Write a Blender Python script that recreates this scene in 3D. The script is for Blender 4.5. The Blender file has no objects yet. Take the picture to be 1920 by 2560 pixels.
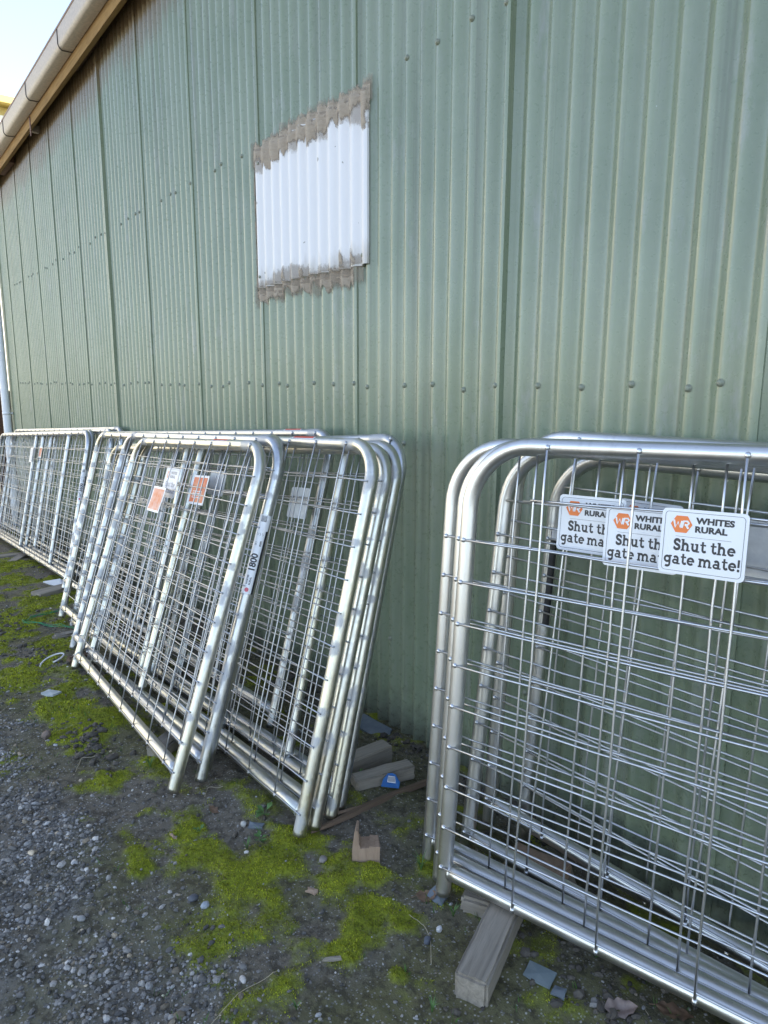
import bpy, bmesh, math, random
import numpy as np
from mathutils import Vector, Matrix
random.seed(4)
rng = np.random.default_rng(11)
SC = bpy.context.scene
COL = SC.collection

# ------------------------------------------------------------------ camera
cam_d = bpy.data.cameras.new("camera")
cam = bpy.data.objects.new("camera", cam_d)
COL.objects.link(cam)
fw = Vector((-0.78522, 0.59235, -0.18042)).normalized()
rt = Vector((0.60178, 0.79866, 0.00309)).normalized()
up = rt.cross(fw).normalized()
M = Matrix((rt, up, -fw)).transposed().to_4x4()
M.translation = Vector((0, -1.586, 1.27))
cam.matrix_world = M
cam_d.sensor_fit = 'VERTICAL'
cam_d.sensor_height = 24.0
cam_d.lens = 24.0 * 1750 / 2560
cam_d.clip_start = 0.02
cam_d.clip_end = 2000
SC.camera = cam

# ------------------------------------------------------------------ sky, sun, exposure
SUN_EL, SUN_AZ = math.radians(41), math.atan2(.62, .78)      # the sun stands behind the shed
w = bpy.data.worlds.new("World")
SC.world = w
w.use_nodes = True
nt = w.node_tree
bg = nt.nodes['Background']
sky = nt.nodes.new('ShaderNodeTexSky')
sky.sky_type = 'NISHITA'
sky.sun_disc = False
sky.sun_elevation = SUN_EL
sky.sun_rotation = SUN_AZ
sky.dust_density = 0.1
sky.ozone_density = 0.6
sky.air_density = 0.8
hs = nt.nodes.new('ShaderNodeHueSaturation')
hs.inputs['Saturation'].default_value = 0.80
nt.links.new(sky.outputs[0], hs.inputs['Color'])
nt.links.new(hs.outputs[0], bg.inputs[0])
bg.inputs[1].default_value = 0.13
sd = bpy.data.lights.new("sun", 'SUN')
sd.energy = 4.6
sd.angle = math.radians(.5)
sd.color = (1, .93, .83)
so = bpy.data.objects.new("sun", sd)
COL.objects.link(so)
sv = Vector((math.sin(SUN_AZ) * math.cos(SUN_EL), math.cos(SUN_AZ) * math.cos(SUN_EL), math.sin(SUN_EL)))
so.rotation_euler = (-sv).to_track_quat('-Z', 'Y').to_euler()
so.location = (3, 8, 12)
SC.view_settings.view_transform = 'Standard'
SC.view_settings.look = 'None'
SC.view_settings.exposure = 2.08
SC.view_settings.gamma = 1


# ------------------------------------------------------------------ helpers
def tag(o, label=None, cat=None, group=None, kind=None):
    if label: o['label'] = label
    if cat: o['category'] = cat
    if group: o['group'] = group
    if kind: o['kind'] = kind
    return o


def empty(name, loc=(0, 0, 0), mat=None):
    o = bpy.data.objects.new(name, None)
    o.empty_display_size = .05
    COL.objects.link(o)
    if mat is not None: o.matrix_world = mat
    else: o.location = loc
    return o


class MB:
    """collects vertices and faces of ONE mesh"""
    def __init__(s): s.v = []; s.f = []; s.n = 0; s.a = []
    def add(s, v, f, a=None):
        v = np.asarray(v, float).reshape(-1, 3)
        s.v.append(v)
        s.f += [tuple(int(i) + s.n for i in q) for q in f]
        s.a.append(np.zeros(len(v)) if a is None else np.asarray(a, float))
        s.n += len(v)
        return s
    def build(s, name, mat, parent=None, smooth=True, attr=None, loc=None):
        me = bpy.data.meshes.new(name)
        V = np.concatenate(s.v) if s.v else np.zeros((0, 3))
        me.from_pydata(V.tolist(), [], s.f)
        if smooth is True:
            me.polygons.foreach_set('use_smooth', [True] * len(me.polygons))
        if attr:
            at = me.attributes.new(attr, 'FLOAT', 'POINT')
            at.data.foreach_set('value', np.concatenate(s.a))
        if mat: me.materials.append(mat)
        me.update()
        if smooth == 'auto':
            me.polygons.foreach_set('use_smooth', [True] * len(me.polygons))
            me.set_sharp_from_angle(angle=math.radians(38))
        o = bpy.data.objects.new(name, me)
        COL.objects.link(o)
        if parent: o.parent = parent
        if loc is not None: o.location = loc
        return o
    # shapes
    def box(s, c, d, rot=None, bev=0.0):
        c = np.array(c, float); d = np.array(d, float) / 2
        if bev > 0:
            bm = bmesh.new()
            bmesh.ops.create_cube(bm, size=1)
            for q in bm.verts: q.co = Vector(q.co[i] * d[i] * 2 for i in range(3))
            bmesh.ops.bevel(bm, geom=bm.edges[:], offset=bev, segments=2, affect='EDGES', profile=.6)
            bm.verts.index_update()
            v = np.array([q.co[:] for q in bm.verts]); f = [[q.index for q in p.verts] for p in bm.faces]
            bm.free()
        else:
            v = np.array([[x, y, z] for x in (-1, 1) for y in (-1, 1) for z in (-1, 1)]) * d
            f = [(0, 1, 3, 2), (4, 6, 7, 5), (0, 4, 5, 1), (2, 3, 7, 6), (0, 2, 6, 4), (1, 5, 7, 3)]
        if rot is not None: v = v @ np.array(rot).T
        return s.add(v + c, f)
    def tube(s, pts, r, n=12, cap=True, attr=None):
        P = np.array(pts, float)
        R = np.full(len(P), r) if np.isscalar(r) else np.array(r)
        T = np.gradient(P, axis=0); T /= np.linalg.norm(T, axis=1)[:, None] + 1e-12
        ref = np.array([0, 1., 0]) if abs(T[0] @ np.array([0, 1., 0])) < .9 else np.array([1., 0, 0])
        u = np.cross(T[0], ref); u /= np.linalg.norm(u)
        th = np.arange(n) * 2 * np.pi / n
        vs = []
        for i in range(len(P)):
            u = u - T[i] * (u @ T[i]); u /= np.linalg.norm(u)
            v = np.cross(T[i], u)
            vs.append(P[i] + R[i] * (np.cos(th)[:, None] * u + np.sin(th)[:, None] * v))
        f = []
        for i in range(len(P) - 1):
            for j in range(n):
                k = (j + 1) % n
                f.append((i * n + j, i * n + k, (i + 1) * n + k, (i + 1) * n + j))
        if cap:
            f.append(tuple(range(n))[::-1]); f.append(tuple((len(P) - 1) * n + j for j in range(n)))
        a = None if attr is None else np.repeat(attr, n)
        return s.add(np.concatenate(vs), f, a)
    def ball(s, c, r, seg=8, sc=(1, 1, 1)):
        v = []; f = []
        for i in range(seg // 2 + 1):
            for j in range(seg):
                a = np.pi * i / (seg // 2); b = 2 * np.pi * j / seg
                v.append((np.sin(a) * np.cos(b) * sc[0], np.sin(a) * np.sin(b) * sc[1], np.cos(a) * sc[2]))
        for i in range(seg // 2):
            for j in range(seg):
                k = (j + 1) % seg
                f.append((i * seg + j, (i + 1) * seg + j, (i + 1) * seg + k, i * seg + k))
        return s.add(np.array(v) * r + np.array(c), f)
    def grid(s, V):
        """V: (n,m,3) array"""
        n, m = V.shape[:2]
        return s.add(V.reshape(-1, 3), [(i * m + j, i * m + j + 1, (i + 1) * m + j + 1, (i + 1) * m + j) for i in range(n - 1) for j in range(m - 1)])


def hsh(ix, iy, seed):
    h = (ix.astype(np.int64) * 374761393 + iy.astype(np.int64) * 668265263 + seed * 974711) & 0x7fffffff
    h = ((h ^ (h >> 13)) * 1274126177) & 0x7fffffff
    return ((h ^ (h >> 16)) & 0xffff) / 65535.0


def vnoise(x, y, s, seed=0):
    x = np.asarray(x, float) / s; y = np.asarray(y, float) / s
    ix = np.floor(x); iy = np.floor(y); fx = x - ix; fy = y - iy
    fx = fx * fx * (3 - 2 * fx); fy = fy * fy * (3 - 2 * fy)
    a = hsh(ix, iy, seed); b = hsh(ix + 1, iy, seed); c = hsh(ix, iy + 1, seed); d = hsh(ix + 1, iy + 1, seed)
    return (a * (1 - fx) + b * fx) * (1 - fy) + (c * (1 - fx) + d * fx) * fy


def fbm(x, y, s, seed=0, oct=4):
    t = 0; amp = 1; tot = 0
    for o in range(oct):
        t = t + amp * vnoise(x + o * 7.3, y - o * 3.1, s / 2 ** o, seed + o); tot += amp; amp *= .5
    return t / tot


def sstep(a, b, x):
    t = np.clip((x - a) / (b - a), 0, 1); return t * t * (3 - 2 * t)


# ------------------------------------------------------------------ materials
def mat(name, base=(.5, .5, .5), rough=.6, metal=0.0, spec=.5):
    m = bpy.data.materials.new(name); m.use_nodes = True
    b = m.node_tree.nodes['Principled BSDF']
    b.inputs['Base Color'].default_value = (*base, 1)
    b.inputs['Roughness'].default_value = rough
    b.inputs['Metallic'].default_value = metal
    b.inputs['Specular IOR Level'].default_value = spec
    return m


class NT:
    def __init__(s, m): s.m = m; s.t = m.node_tree; s.b = s.t.nodes['Principled BSDF']; s._c = None
    def node(s, typ, **kw):
        n = s.t.nodes.new(typ)
        for k, v in kw.items(): setattr(n, k, v)
        return n
    def link(s, a, b): s.t.links.new(a, b)
    def coord(s, kind='Object', scale=(1, 1, 1)):
        c = s.node('ShaderNodeTexCoord'); mp = s.node('ShaderNodeMapping'); mp.inputs['Scale'].default_value = scale
        s.link(c.outputs[kind], mp.inputs[0]); return mp.outputs[0]
    def noise(s, vec, scale, detail=4, rough=.55, dist=0):
        n = s.node('ShaderNodeTexNoise'); n.inputs['Scale'].default_value = scale; n.inputs['Detail'].default_value = detail
        n.inputs['Roughness'].default_value = rough; n.inputs['Distortion'].default_value = dist
        s.link(vec, n.inputs['Vector']); return n.outputs['Fac']
    def ramp(s, fac, stops):
        r = s.node('ShaderNodeValToRGB'); e = r.color_ramp.elements
        while len(e) < len(stops): e.new(.5)
        for i, (p, c) in enumerate(stops):
            e[i].position = p; e[i].color = (*c, 1) if not np.isscalar(c) else (c, c, c, 1)
        s.link(fac, r.inputs[0]); return r.outputs[0]
    def mix(s, fac, a, b, mode='MIX'):
        n = s.node('ShaderNodeMix', data_type='RGBA', blend_type=mode)
        for sock, v in ((n.inputs[0], fac), (n.inputs[6], a), (n.inputs[7], b)):
            if hasattr(v, 'links') or hasattr(v, 'is_linked'): s.link(v, sock)
            elif np.isscalar(v): sock.default_value = v
            else: sock.default_value = (*v, 1)
        return n.outputs[2]
    def math(s, op, a, b=0.0):
        n = s.node('ShaderNodeMath', operation=op)
        for i, v in enumerate((a, b)):
            if np.isscalar(v): n.inputs[i].default_value = v
            else: s.link(v, n.inputs[i])
        return n.outputs[0]
    def attr(s, name):
        n = s.node('ShaderNodeAttribute', attribute_name=name); return n
    def base(s, c): s.link(c, s.b.inputs['Base Color'])
    def rough(s, c): s.link(c, s.b.inputs['Roughness'])
    def bump(s, h, strength=.3, dist=.002):
        n = s.node('ShaderNodeBump'); n.inputs['Strength'].default_value = strength; n.inputs['Distance'].default_value = dist
        s.link(h, n.inputs['Height']); s.link(n.outputs[0], s.b.inputs['Normal'])


def sep_z(n, vec):
    x = n.node('ShaderNodeSeparateXYZ'); n.link(vec, x.inputs[0]); return x.outputs


def wall_material():
    m = mat('green_painted_iron', (.2, .27, .2), .42, 0, .5); n = NT(m)
    v = n.coord()
    streak = n.noise(n.coord(scale=(14, 14, .7)), 1.6, 5, .6)
    blot = n.noise(v, 2.2, 5, .6)
    fine = n.noise(v, 60, 4, .6)
    oi = n.node('ShaderNodeObjectInfo')
    c = n.mix(oi.outputs['Random'], (.196, .240, .150), (.214, .258, .166))
    c = n.mix(n.ramp(streak, [(.36, 0.0), (.66, .55)]), c, (.272, .30, .225))
    c = n.mix(n.ramp(blot, [(.44, 0.0), (.62, .7)]), c, (.178, .220, .138))
    c = n.mix(n.ramp(fine, [(.5, 0.0), (.75, .22)]), c, (.26, .29, .25))
    # small chips of lost paint
    vo = n.node('ShaderNodeTexVoronoi'); vo.inputs['Scale'].default_value = 5.0
    n.link(n.coord(scale=(1.6, 1.6, .8)), vo.inputs['Vector'])
    chip = n.math('MULTIPLY', n.math('LESS_THAN', vo.outputs['Distance'], .028), n.math('GREATER_THAN', fine, .6))
    c = n.mix(chip, c, (.62, .64, .6))
    scuff = n.ramp(n.noise(n.coord(scale=(9, 9, 2.2)), 1.0, 7, .75), [(.54, 0.0), (.64, .6)])
    c = n.mix(n.math('MULTIPLY', scuff, n.ramp(blot, [(.45, 0.0), (.55, 1.0)])), c, (.30, .31, .27))
    run = n.ramp(n.noise(n.coord(scale=(30, 30, .35)), 1.0, 4, .6), [(.56, 0.0), (.66, .6)])
    c = n.mix(run, c, (.155, .17, .115))
    z = sep_z(n, v)[2]
    # brown dirt washed down from the eave
    drip = n.noise(n.coord(scale=(26, 26, 1.2)), 1.0, 5, .65)
    patchy = n.noise(n.coord(scale=(1.3, 1.3, .2)), 1.0, 3, .5)
    e = n.math('ADD', z, n.math('ADD', n.math('MULTIPLY', n.math('SUBTRACT', drip, .5), .34), n.math('MULTIPLY', n.math('SUBTRACT', patchy, .5), .35)))
    dirt = n.ramp(n.math('MULTIPLY', n.math('SUBTRACT', e, 3.02), 2.0), [(.26, 0.0), (.44, .55), (.7, .95)])
    c = n.mix(dirt, c, n.mix(drip, (.11, .075, .038), (.27, .20, .115)))
    # splashed soil along the foot
    sp = n.noise(v, 30, 5, .7)
    e2 = n.math('ADD', z, n.math('MULTIPLY', n.math('SUBTRACT', sp, .5), .5))
    foot = n.ramp(n.math('MULTIPLY', n.math('ADD', e2, .12), 2.2), [(.0, .85), (.55, 0.0)])
    c = n.mix(foot, c, (.12, .115, .085))
    n.base(c)
    n.rough(n.ramp(fine, [(.3, .25), (.8, .38)]))
    n.bump(n.noise(v, 7, 3, .5), .12, .01)
    n.b.inputs['Coat Weight'].default_value = .45; n.b.inputs['Coat Roughness'].default_value = .16
    return m


def patch_material():
    m = mat('white_painted_iron', (.8, .8, .8), .4); n = NT(m)
    v = n.coord()
    z = sep_z(n, v)[2]
    d = n.noise(n.coord(scale=(22, 22, 5)), 1.0, 5, .65)
    e = n.math('ADD', z, n.math('MULTIPLY', n.math('SUBTRACT', d, .5), .22))
    c = n.mix(n.ramp(n.math('MULTIPLY', n.math('SUBTRACT', e, 1.66), 6.0), [(.12, .8), (.72, 0.0)]), (.73, .71, .70), (.42, .38, .32))
    sp = n.node('ShaderNodeTexVoronoi'); sp.inputs['Scale'].default_value = 13; n.link(v, sp.inputs['Vector'])
    spot = n.math('MULTIPLY', n.math('LESS_THAN', sp.outputs['Distance'], .1), n.math('GREATER_THAN', n.noise(v, 5), .56))
    c = n.mix(spot, c, (.32, .3, .27))
    n.base(c)
    return m


def sealant_material(cap=1.0):
    m = mat('taupe_sealant', (.3, .25, .2), .75); n = NT(m)
    v = n.coord(scale=(1, 1, 2.6))
    f = n.noise(v, 45, 5, .65)
    n.base(n.mix(f, (.27, .215, .155), (.48, .40, .31))); n.bump(n.noise(n.coord(scale=(1, 1, 3)), 60, 4, .6), .8, .004)
    al = n.math('ADD', n.attr('thick').outputs['Fac'], n.math('MULTIPLY', n.math('SUBTRACT', n.noise(n.coord(scale=(1, 1, .45)), 48, 6, .75), .5), 2.4))
    n.link(n.ramp(al, [(.12, 0.0), (.5, cap)]), n.b.inputs['Alpha'])
    return m


def zinc(name, satin, cream=0.0):
    """galvanised tube; weld = grey zinc paint over each weld"""
    m = mat(name, (.7, .7, .7), .35, 1.0); n = NT(m)
    v = n.coord()
    w = n.attr('weld').outputs['Fac']
    vo = n.node('ShaderNodeTexVoronoi'); vo.inputs['Scale'].default_value = 95; n.link(v, vo.inputs['Vector'])
    big = n.noise(v, 9, 5, .6)
    fine = n.noise(v, 120, 4, .6)
    long = n.noise(n.coord(scale=(40, 40, 3)), 1.0, 5, .7)
    if satin:
        base = n.mix(big, (.62, .605, .575), (.72, .705, .675))
        base = n.mix(n.ramp(long, [(.58, 0.0), (.7, .45)]), base, (.55, .53, .49))
        r = n.ramp(big, [(.3, .31), (.75, .43)])
    else:
        base = n.mix(vo.outputs['Color'], (.48, .485, .49), (.62, .62, .60))
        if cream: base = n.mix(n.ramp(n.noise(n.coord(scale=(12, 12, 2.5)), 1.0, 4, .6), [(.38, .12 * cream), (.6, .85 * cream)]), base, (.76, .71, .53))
        base = n.mix(n.ramp(big, [(.4, 0.0), (.7, .6)]), base, (.44, .45, .465))
        base = n.mix(n.ramp(long, [(.56, 0.0), (.68, .5)]), base, (.66, .62, .50))
        r = n.ramp(vo.outputs['Color'], [(.1, .29), (.9, .42)])
    wm = n.ramp(n.math('ADD', w, n.math('MULTIPLY', n.math('SUBTRACT', n.noise(v, 34, 5, .7), .5), 1.5)), [(.42, 0.0), (.7, .7)])
    base = n.mix(wm, base, (.41, .415, .43))
    speck = n.ramp(fine, [(.66, 0.0), (.74, .4)])
    base = n.mix(speck, base, (.25, .22, .17))
    n.base(base)
    n.rough(n.mix(wm, r, (.6, .6, .6)))
    mt = n.mix(wm, (1, 1, 1), (.25, .25, .25)); n.link(mt, n.b.inputs['Metallic'])
    n.bump(n.noise(v, 160, 3, .6), 0.05 if not satin else .04, .002)
    return m


def wood(name, a, b, grain=(60, 60, 4), rough=.85):
    m = mat(name, a, rough, 0, .2); n = NT(m)
    g = n.noise(n.coord(scale=grain), 1.0, 6, .7, .6)
    d = n.noise(n.coord(), 6, 4, .6)
    c = n.mix(n.ramp(g, [(.3, 0.0), (.7, 1.0)]), a, b)
    c = n.mix(n.ramp(d, [(.5, 0.0), (.8, .55)]), c, tuple(x * .55 for x in a))
    n.base(c); n.bump(g, .5, .003)
    return m


def speckle(name, a, b, scale=40, rough=.6, detail=5, bump=0):
    m = mat(name, a, rough); n = NT(m)
    f = n.noise(n.coord(), scale, detail, .65)
    n.base(n.mix(n.ramp(f, [(.35, 0.0), (.68, 1.0)]), a, b))
    if bump: n.bump(f, .6, bump)
    return m


def attr_material(name, attr, rough=.8, spec=.3):
    m = mat(name, (.2, .2, .2), rough, 0, spec); n = NT(m)
    n.base(n.attr(attr).outputs['Color'])
    return m


M_WALL = wall_material(); M_PATCH = patch_material(); M_SEAL = sealant_material(); M_THIN = sealant_material(.42)
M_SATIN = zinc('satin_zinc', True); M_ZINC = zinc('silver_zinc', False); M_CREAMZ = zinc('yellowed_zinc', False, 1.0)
M_WIRE = mat('galvanised_wire', (.62, .63, .65), .36, 1.0)
M_WIRE2 = mat('dull_galvanised_wire', (.60, .61, .63), .42, 1.0)
for m_, k_ in ((M_WIRE, 1.0), (M_WIRE2, .78)):
    n_ = NT(m_); n_.base(n_.mix(n_.noise(n_.coord(), 35, 4, .6), tuple(k_ * q for q in (.52, .52, .53)), tuple(k_ * q for q in (.74, .74, .75))))
M_WHITE = mat('white_sign_board', (.78, .78, .79), .3)
M_BLACK = mat('black_ink', (.022, .02, .022), .4)
M_ORANGE = mat('orange_ink', (.82, .20, .035), .4)
M_RED = mat('red_ink', (.62, .07, .03), .5)
M_PINK = mat('faded_red_ink', (.62, .13, .16), .5)
M_FADE = speckle('faded_orange_print', (.80, .24, .09), (.86, .55, .44), 22, .55)
M_PALE = mat('faded_grey_ink', (.42, .40, .40), .6)
M_GREY = speckle('grey_sign_back', (.62, .62, .61), (.74, .74, .72), 30, .5)
M_SCREW = speckle('weathered_screw', (.25, .28, .20), (.20, .20, .16), 200, .5)
M_GUTTER = speckle('beige_gutter', (.52, .43, .34), (.36, .31, .25), 55, .5, 8)
M_LIP = mat('brown_gutter_lip', (.20, .135, .12), .5)
M_DARK = mat('dark_joint', (.05, .045, .04), .6)
M_FASCIA = wood('weathered_fascia', (.38, .24, .10), (.22, .135, .055), (4, 30, 60))
M_RAFTER = wood('brown_rafter', (.12, .065, .04), (.07, .04, .028), (10, 10, 40))
M_PVC = mat('white_pvc', (.78, .79, .81), .3)
M_RUST = speckle('rusty_strap', (.16, .075, .055), (.10, .06, .06), 60, .7)
M_TIMBER = wood('grey_timber', (.36, .315, .255), (.19, .165, .13), (4, 60, 60))
M_TIMBER2 = wood('fresh_cut_timber', (.42, .30, .215), (.27, .185, .125), (60, 60, 9))
M_BARK = wood('brown_stick', (.20, .14, .095), (.12, .08, .055), (80, 6, 80))
M_SLATE = speckle('slate', (.11, .13, .15), (.16, .18, .19), 30, .5)
M_GLASSY = speckle('blue_grey_plastic', (.13, .165, .17), (.19, .22, .22), 18, .35)


# ------------------------------------------------------------------ ground shape
TX = [-200, -60, -12, -8.8, -5.2, -4.3, -3.4, -2, -.5, .6, 60, 200]
TZ = [-1.6, -1.2, -.55, -.42, -.20, -.150, -.075, -.012, -.008, .01, .05, .1]
MOSS = [[-4.627, -.926, .274], [-3.913, -.818, .2], [-3.413, -1.066, .197], [-3.198, -.896, .171], [-2.762, -.896, .1], [-5.005, -.667, .237],
        [-1.511, -.743, .13], [-1.551, -.68, .06], [-1.505, -.858, .09], [-1.235, -.692, .055], [-1.157, -.652, .045], [-1.693, -.92, .077],
        [-1.732, -1.1, .035], [-1.422, -.861, .059], [-5.828, -.699, .233], [-2.63, -1.05, .123], [-1.419, -.683, .075], [-1.27, -.47, .035],
        [-1.811, -.94, .067], [-2.192, -1.026, .065], [-2.267, -.878, .05], [-3.6, -.95, .2], [-6.6, -.75, .3],
        [-2.9, -1.02, .12], [-1.33, -.60, .05], [-1.18, -.42, .05], [-4.2, -1.2, .2], [-1.05, -.75, .03]]


def gz(x): return np.interp(x, TX, TZ)


def moss_w(x, y):
    x = np.asarray(x, float); y = np.asarray(y, float)
    wv = np.zeros_like(x)
    for a, b, r in MOSS:
        wv = np.maximum(wv, np.exp(-(((x - a) / r) ** 2 + ((y - b) / (r * .85)) ** 2) * .9))
    nz = fbm(x, y, .09, 31, 4)
    wide = sstep(-1.02, -.9, y) * (1 - sstep(-.78, -.62, y + .12 * sstep(-2.0, -2.6, x) * -1)) * .16
    keep = 1 - .85 * sstep(-1.12, -1.24, y) * sstep(-2.6, -2.2, x)
    return keep * np.clip((np.maximum(wv, wide) * 1.15 + (nz - .5) * 2.6 - .05), 0, 1)


def gravel_w(x, y):
    x = np.asarray(x, float); y = np.asarray(y, float)
    edge = np.interp(x, [-8, -2.9, -2.0, -1.6, -1.2, -.9, 0], [-1.35, -1.24, -1.17, -1.13, -1.06, -1.0, -1.0])
    d = edge - y + (fbm(x, y, .22, 5, 3) - .5) * .34
    track = .45 + .55 * sstep(.38, .6, fbm(x * 1.0, y * 1.0, .2, 77, 3))
    return sstep(-.10, .14, d) * track


def gh(x, y, fine=True):
    x = np.asarray(x, float); y = np.asarray(y, float)
    z = gz(x) - (.05 + .05 * sstep(-1.5, -1.0, x)) * sstep(-.34, -.10, y)
    z = z + (fbm(x, y, .45, 1, 2) - .5) * .022 + (fbm(x, y, .12, 2, 3) - .5) * .014
    if fine:
        mw = moss_w(x, y)
        z = z + (fbm(x, y, .03, 3, 3) - .5) * .009 + sstep(.25, .8, mw) * (.002 + .008 * fbm(x, y, .035, 9, 2))
    far = sstep(3, 12, np.hypot(x + 2, y + 1))
    return z * (1 - far) + gz(x) * far


def G1h(x, y): return float(gh(np.array([x]), np.array([y]))[0])


def ground():
    xs = np.concatenate([[-200, -120, -70, -45, -30, -22, -18, -15, -13, -12], np.arange(-11, -5, .06), np.arange(-5, -2.6, .018), np.arange(-2.6, .3, .0085),
                         np.arange(.3, 1.5, .05), [2, 3, 5, 8, 12, 20, 40, 80, 200]])
    ys = np.concatenate([[-200, -120, -70, -40, -25, -16, -11, -8, -6, -5, -4.2, -3.6, -3.1, -2.8], np.arange(-2.6, -1.55, .035), np.arange(-1.55, .06, .0085), [.1, .3, 1, 3, 8, 20, 60, 200]])
    X, Y = np.meshgrid(xs, ys, indexing='ij')
    Z = gh(X, Y)
    n, m_ = X.shape
    me = bpy.data.meshes.new('ground')
    V = np.stack([X, Y, Z], -1).reshape(-1, 3)
    me.vertices.add(len(V)); me.vertices.foreach_set('co', V.ravel())
    i, j = np.meshgrid(np.arange(n - 1), np.arange(m_ - 1), indexing='ij')
    q = np.stack([i * m_ + j, (i + 1) * m_ + j, (i + 1) * m_ + j + 1, i * m_ + j + 1], -1).reshape(-1, 4)
    me.loops.add(q.size); me.loops.foreach_set('vertex_index', q.ravel().astype(np.int32))
    me.polygons.add(len(q)); me.polygons.foreach_set('loop_start', np.arange(0, q.size, 4, dtype=np.int32))
    me.polygons.foreach_set('use_smooth', [True] * len(q))
    me.update(calc_edges=True)
    for nm, val in (('moss', moss_w(X, Y)), ('gravel', gravel_w(X, Y)), ('film', fbm(X, Y, .3, 50, 4))):
        a = me.attributes.new(nm, 'FLOAT', 'POINT'); a.data.foreach_set('value', np.asarray(val, float).ravel())
    m = mat('yard_soil', (.05, .045, .04), .95, 0, .15); t = NT(m); v = t.coord()
    f1 = t.noise(v, 90, 6, .7); f2 = t.noise(v, 14, 5, .6)
    c = t.mix(f2, (.105, .090, .068), (.175, .152, .116))
    c = t.mix(t.ramp(f1, [(.45, 0.0), (.75, .7)]), c, (.24, .215, .175))
    c = t.mix(t.ramp(t.attr('film').outputs['Fac'], [(.40, 0.0), (.62, .65)]), c, (.115, .112, .040))
    grit = t.mix(f1, (.115, .105, .09), (.26, .24, .205))
    c = t.mix(t.math('MULTIPLY', t.attr('gravel').outputs['Fac'], .9), c, grit)
    vo = t.node('ShaderNodeTexVoronoi'); vo.inputs['Scale'].default_value = 170; t.link(v, vo.inputs['Vector'])
    sx_ = t.node('ShaderNodeSeparateXYZ'); t.link(vo.outputs['Color'], sx_.inputs[0])
    gr = t.math('MULTIPLY', t.math('LESS_THAN', vo.outputs['Distance'], .42), t.math('GREATER_THAN', sx_.outputs[0], .72))
    c = t.mix(t.math('MULTIPLY', gr, .8), c, t.mix(sx_.outputs[1], (.12, .115, .105), (.42, .40, .36)))
    dk = t.ramp(t.noise(v, 38, 5, .7), [(.40, .65), (.52, 0.0)])
    c = t.mix(dk, c, (.045, .038, .028))
    ms = t.ramp(t.math('ADD', t.attr('moss').outputs['Fac'], t.math('MULTIPLY', t.math('SUBTRACT', t.noise(v, 55, 6, .75), .5), .9)), [(.18, 0.0), (.75, .95)])
    c = t.mix(ms, c, t.mix(t.ramp(f1, [(.3, 0.0), (.7, 1.0)]), (.12, .135, .020), (.29, .325, .025)))
    x_ = sep_z(t, v)
    yard = t.ramp(t.math('MULTIPLY', t.math('ADD', x_[1], 6.0), .33), [(0.0, 1.0), (1.0, 0.0)])
    c = t.mix(yard, c, t.mix(f2, (.10, .092, .082), (.15, .14, .125)))
    t.base(c)
    t.bump(t.math('ADD', f1, t.noise(v, 260, 3, .6)), .6, .004)
    me.materials.append(m)
    o = bpy.data.objects.new('ground', me); COL.objects.link(o)
    tag(o, kind='structure')


ground()


# ------------------------------------------------------------------ the shed
shed = empty('shed')
tag(shed, 'long shed clad in green corrugated iron with a white patch and a beige gutter', 'shed')
PITCH = .0762; AMP = .0122; SEAM0 = -.734; COVER = .762


def corr(x): return -AMP * np.cos(2 * np.pi * (x - (SEAM0 - .014)) / PITCH)


def sheet_y(x, z, k):
    xl = SEAM0 - COVER * (k + 1)
    t = np.clip((x - xl) / COVER, -.05, 1.02)
    bow = (vnoise(x * 0 + k * 3.3, z, .9, 40 + k) - .5) * .003 + (vnoise(x, z, .35, 90) - .5) * .0022
    lift = .0045 * t + (.017 if k in (1, 6) else .003) * sstep(.95, 1.0, t) + .003 * sstep(.9, 1.0, t) * vnoise(z, z * 0 + k, .5, 12)
    return corr(x) - lift + bow


XEND = -9.73
rnd = random.Random(3)
screw_bm = None
sheets = {}
for k in range(-9, 12):
    xr = SEAM0 - COVER * k; xl = max(xr - COVER - .022, XEND)
    if xr <= XEND: break
    near = -2 <= k
    nx = int((xr - xl) / PITCH * (14 if near else 8)); X = np.linspace(xl, xr, nx)
    zb, zt = -.75, 3.66
    Zs = np.linspace(zb, zt, 26 if near else 3)
    XX, ZZ = np.meshgrid(X, Zs, indexing='ij')
    YY = sheet_y(XX, ZZ, k)
    b = MB(); b.grid(np.stack([XX, YY, ZZ], -1))
    # folded-back edge so the lap has thickness
    E = np.stack([np.stack([XX[-1], YY[-1], ZZ[-1]], -1), np.stack([XX[-1] - .0005, YY[-1] + (.024 if k in (1, 6) else .008), ZZ[-1]], -1)], 0)
    b.grid(E)
    sheets[k] = b.build('wall_sheet', M_WALL, shed)


def screw(parent, x, z, k, r=.0085):
    y = float(sheet_y(np.array([x]), np.array([z]), k)[0])
    b = MB()
    rot = np.array([[1, 0, 0], [0, 0, -1], [0, 1, 0]])   # lathe axis z -> -y
    prof = [(r * 1.15, 0.0), (r * 1.15, .0015), (r * .78, .0028), (r * .74, .006), (r * .45, .0075), (0.0008, .0078)]
    n = 10; v = []; f = []
    for i, (rr, h) in enumerate(prof):
        for j in range(n):
            a = 2 * math.pi * j / n; v.append((rr * math.cos(a), -h, rr * math.sin(a)))
    for i in range(len(prof) - 1):
        for j in range(n):
            f.append((i * n + j, i * n + (j + 1) % n, (i + 1) * n + (j + 1) % n, (i + 1) * n + j))
    b.add(np.array(v) + (x, y + .0006, z), f)
    return b.build('screw', M_SCREW, parent)


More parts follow.
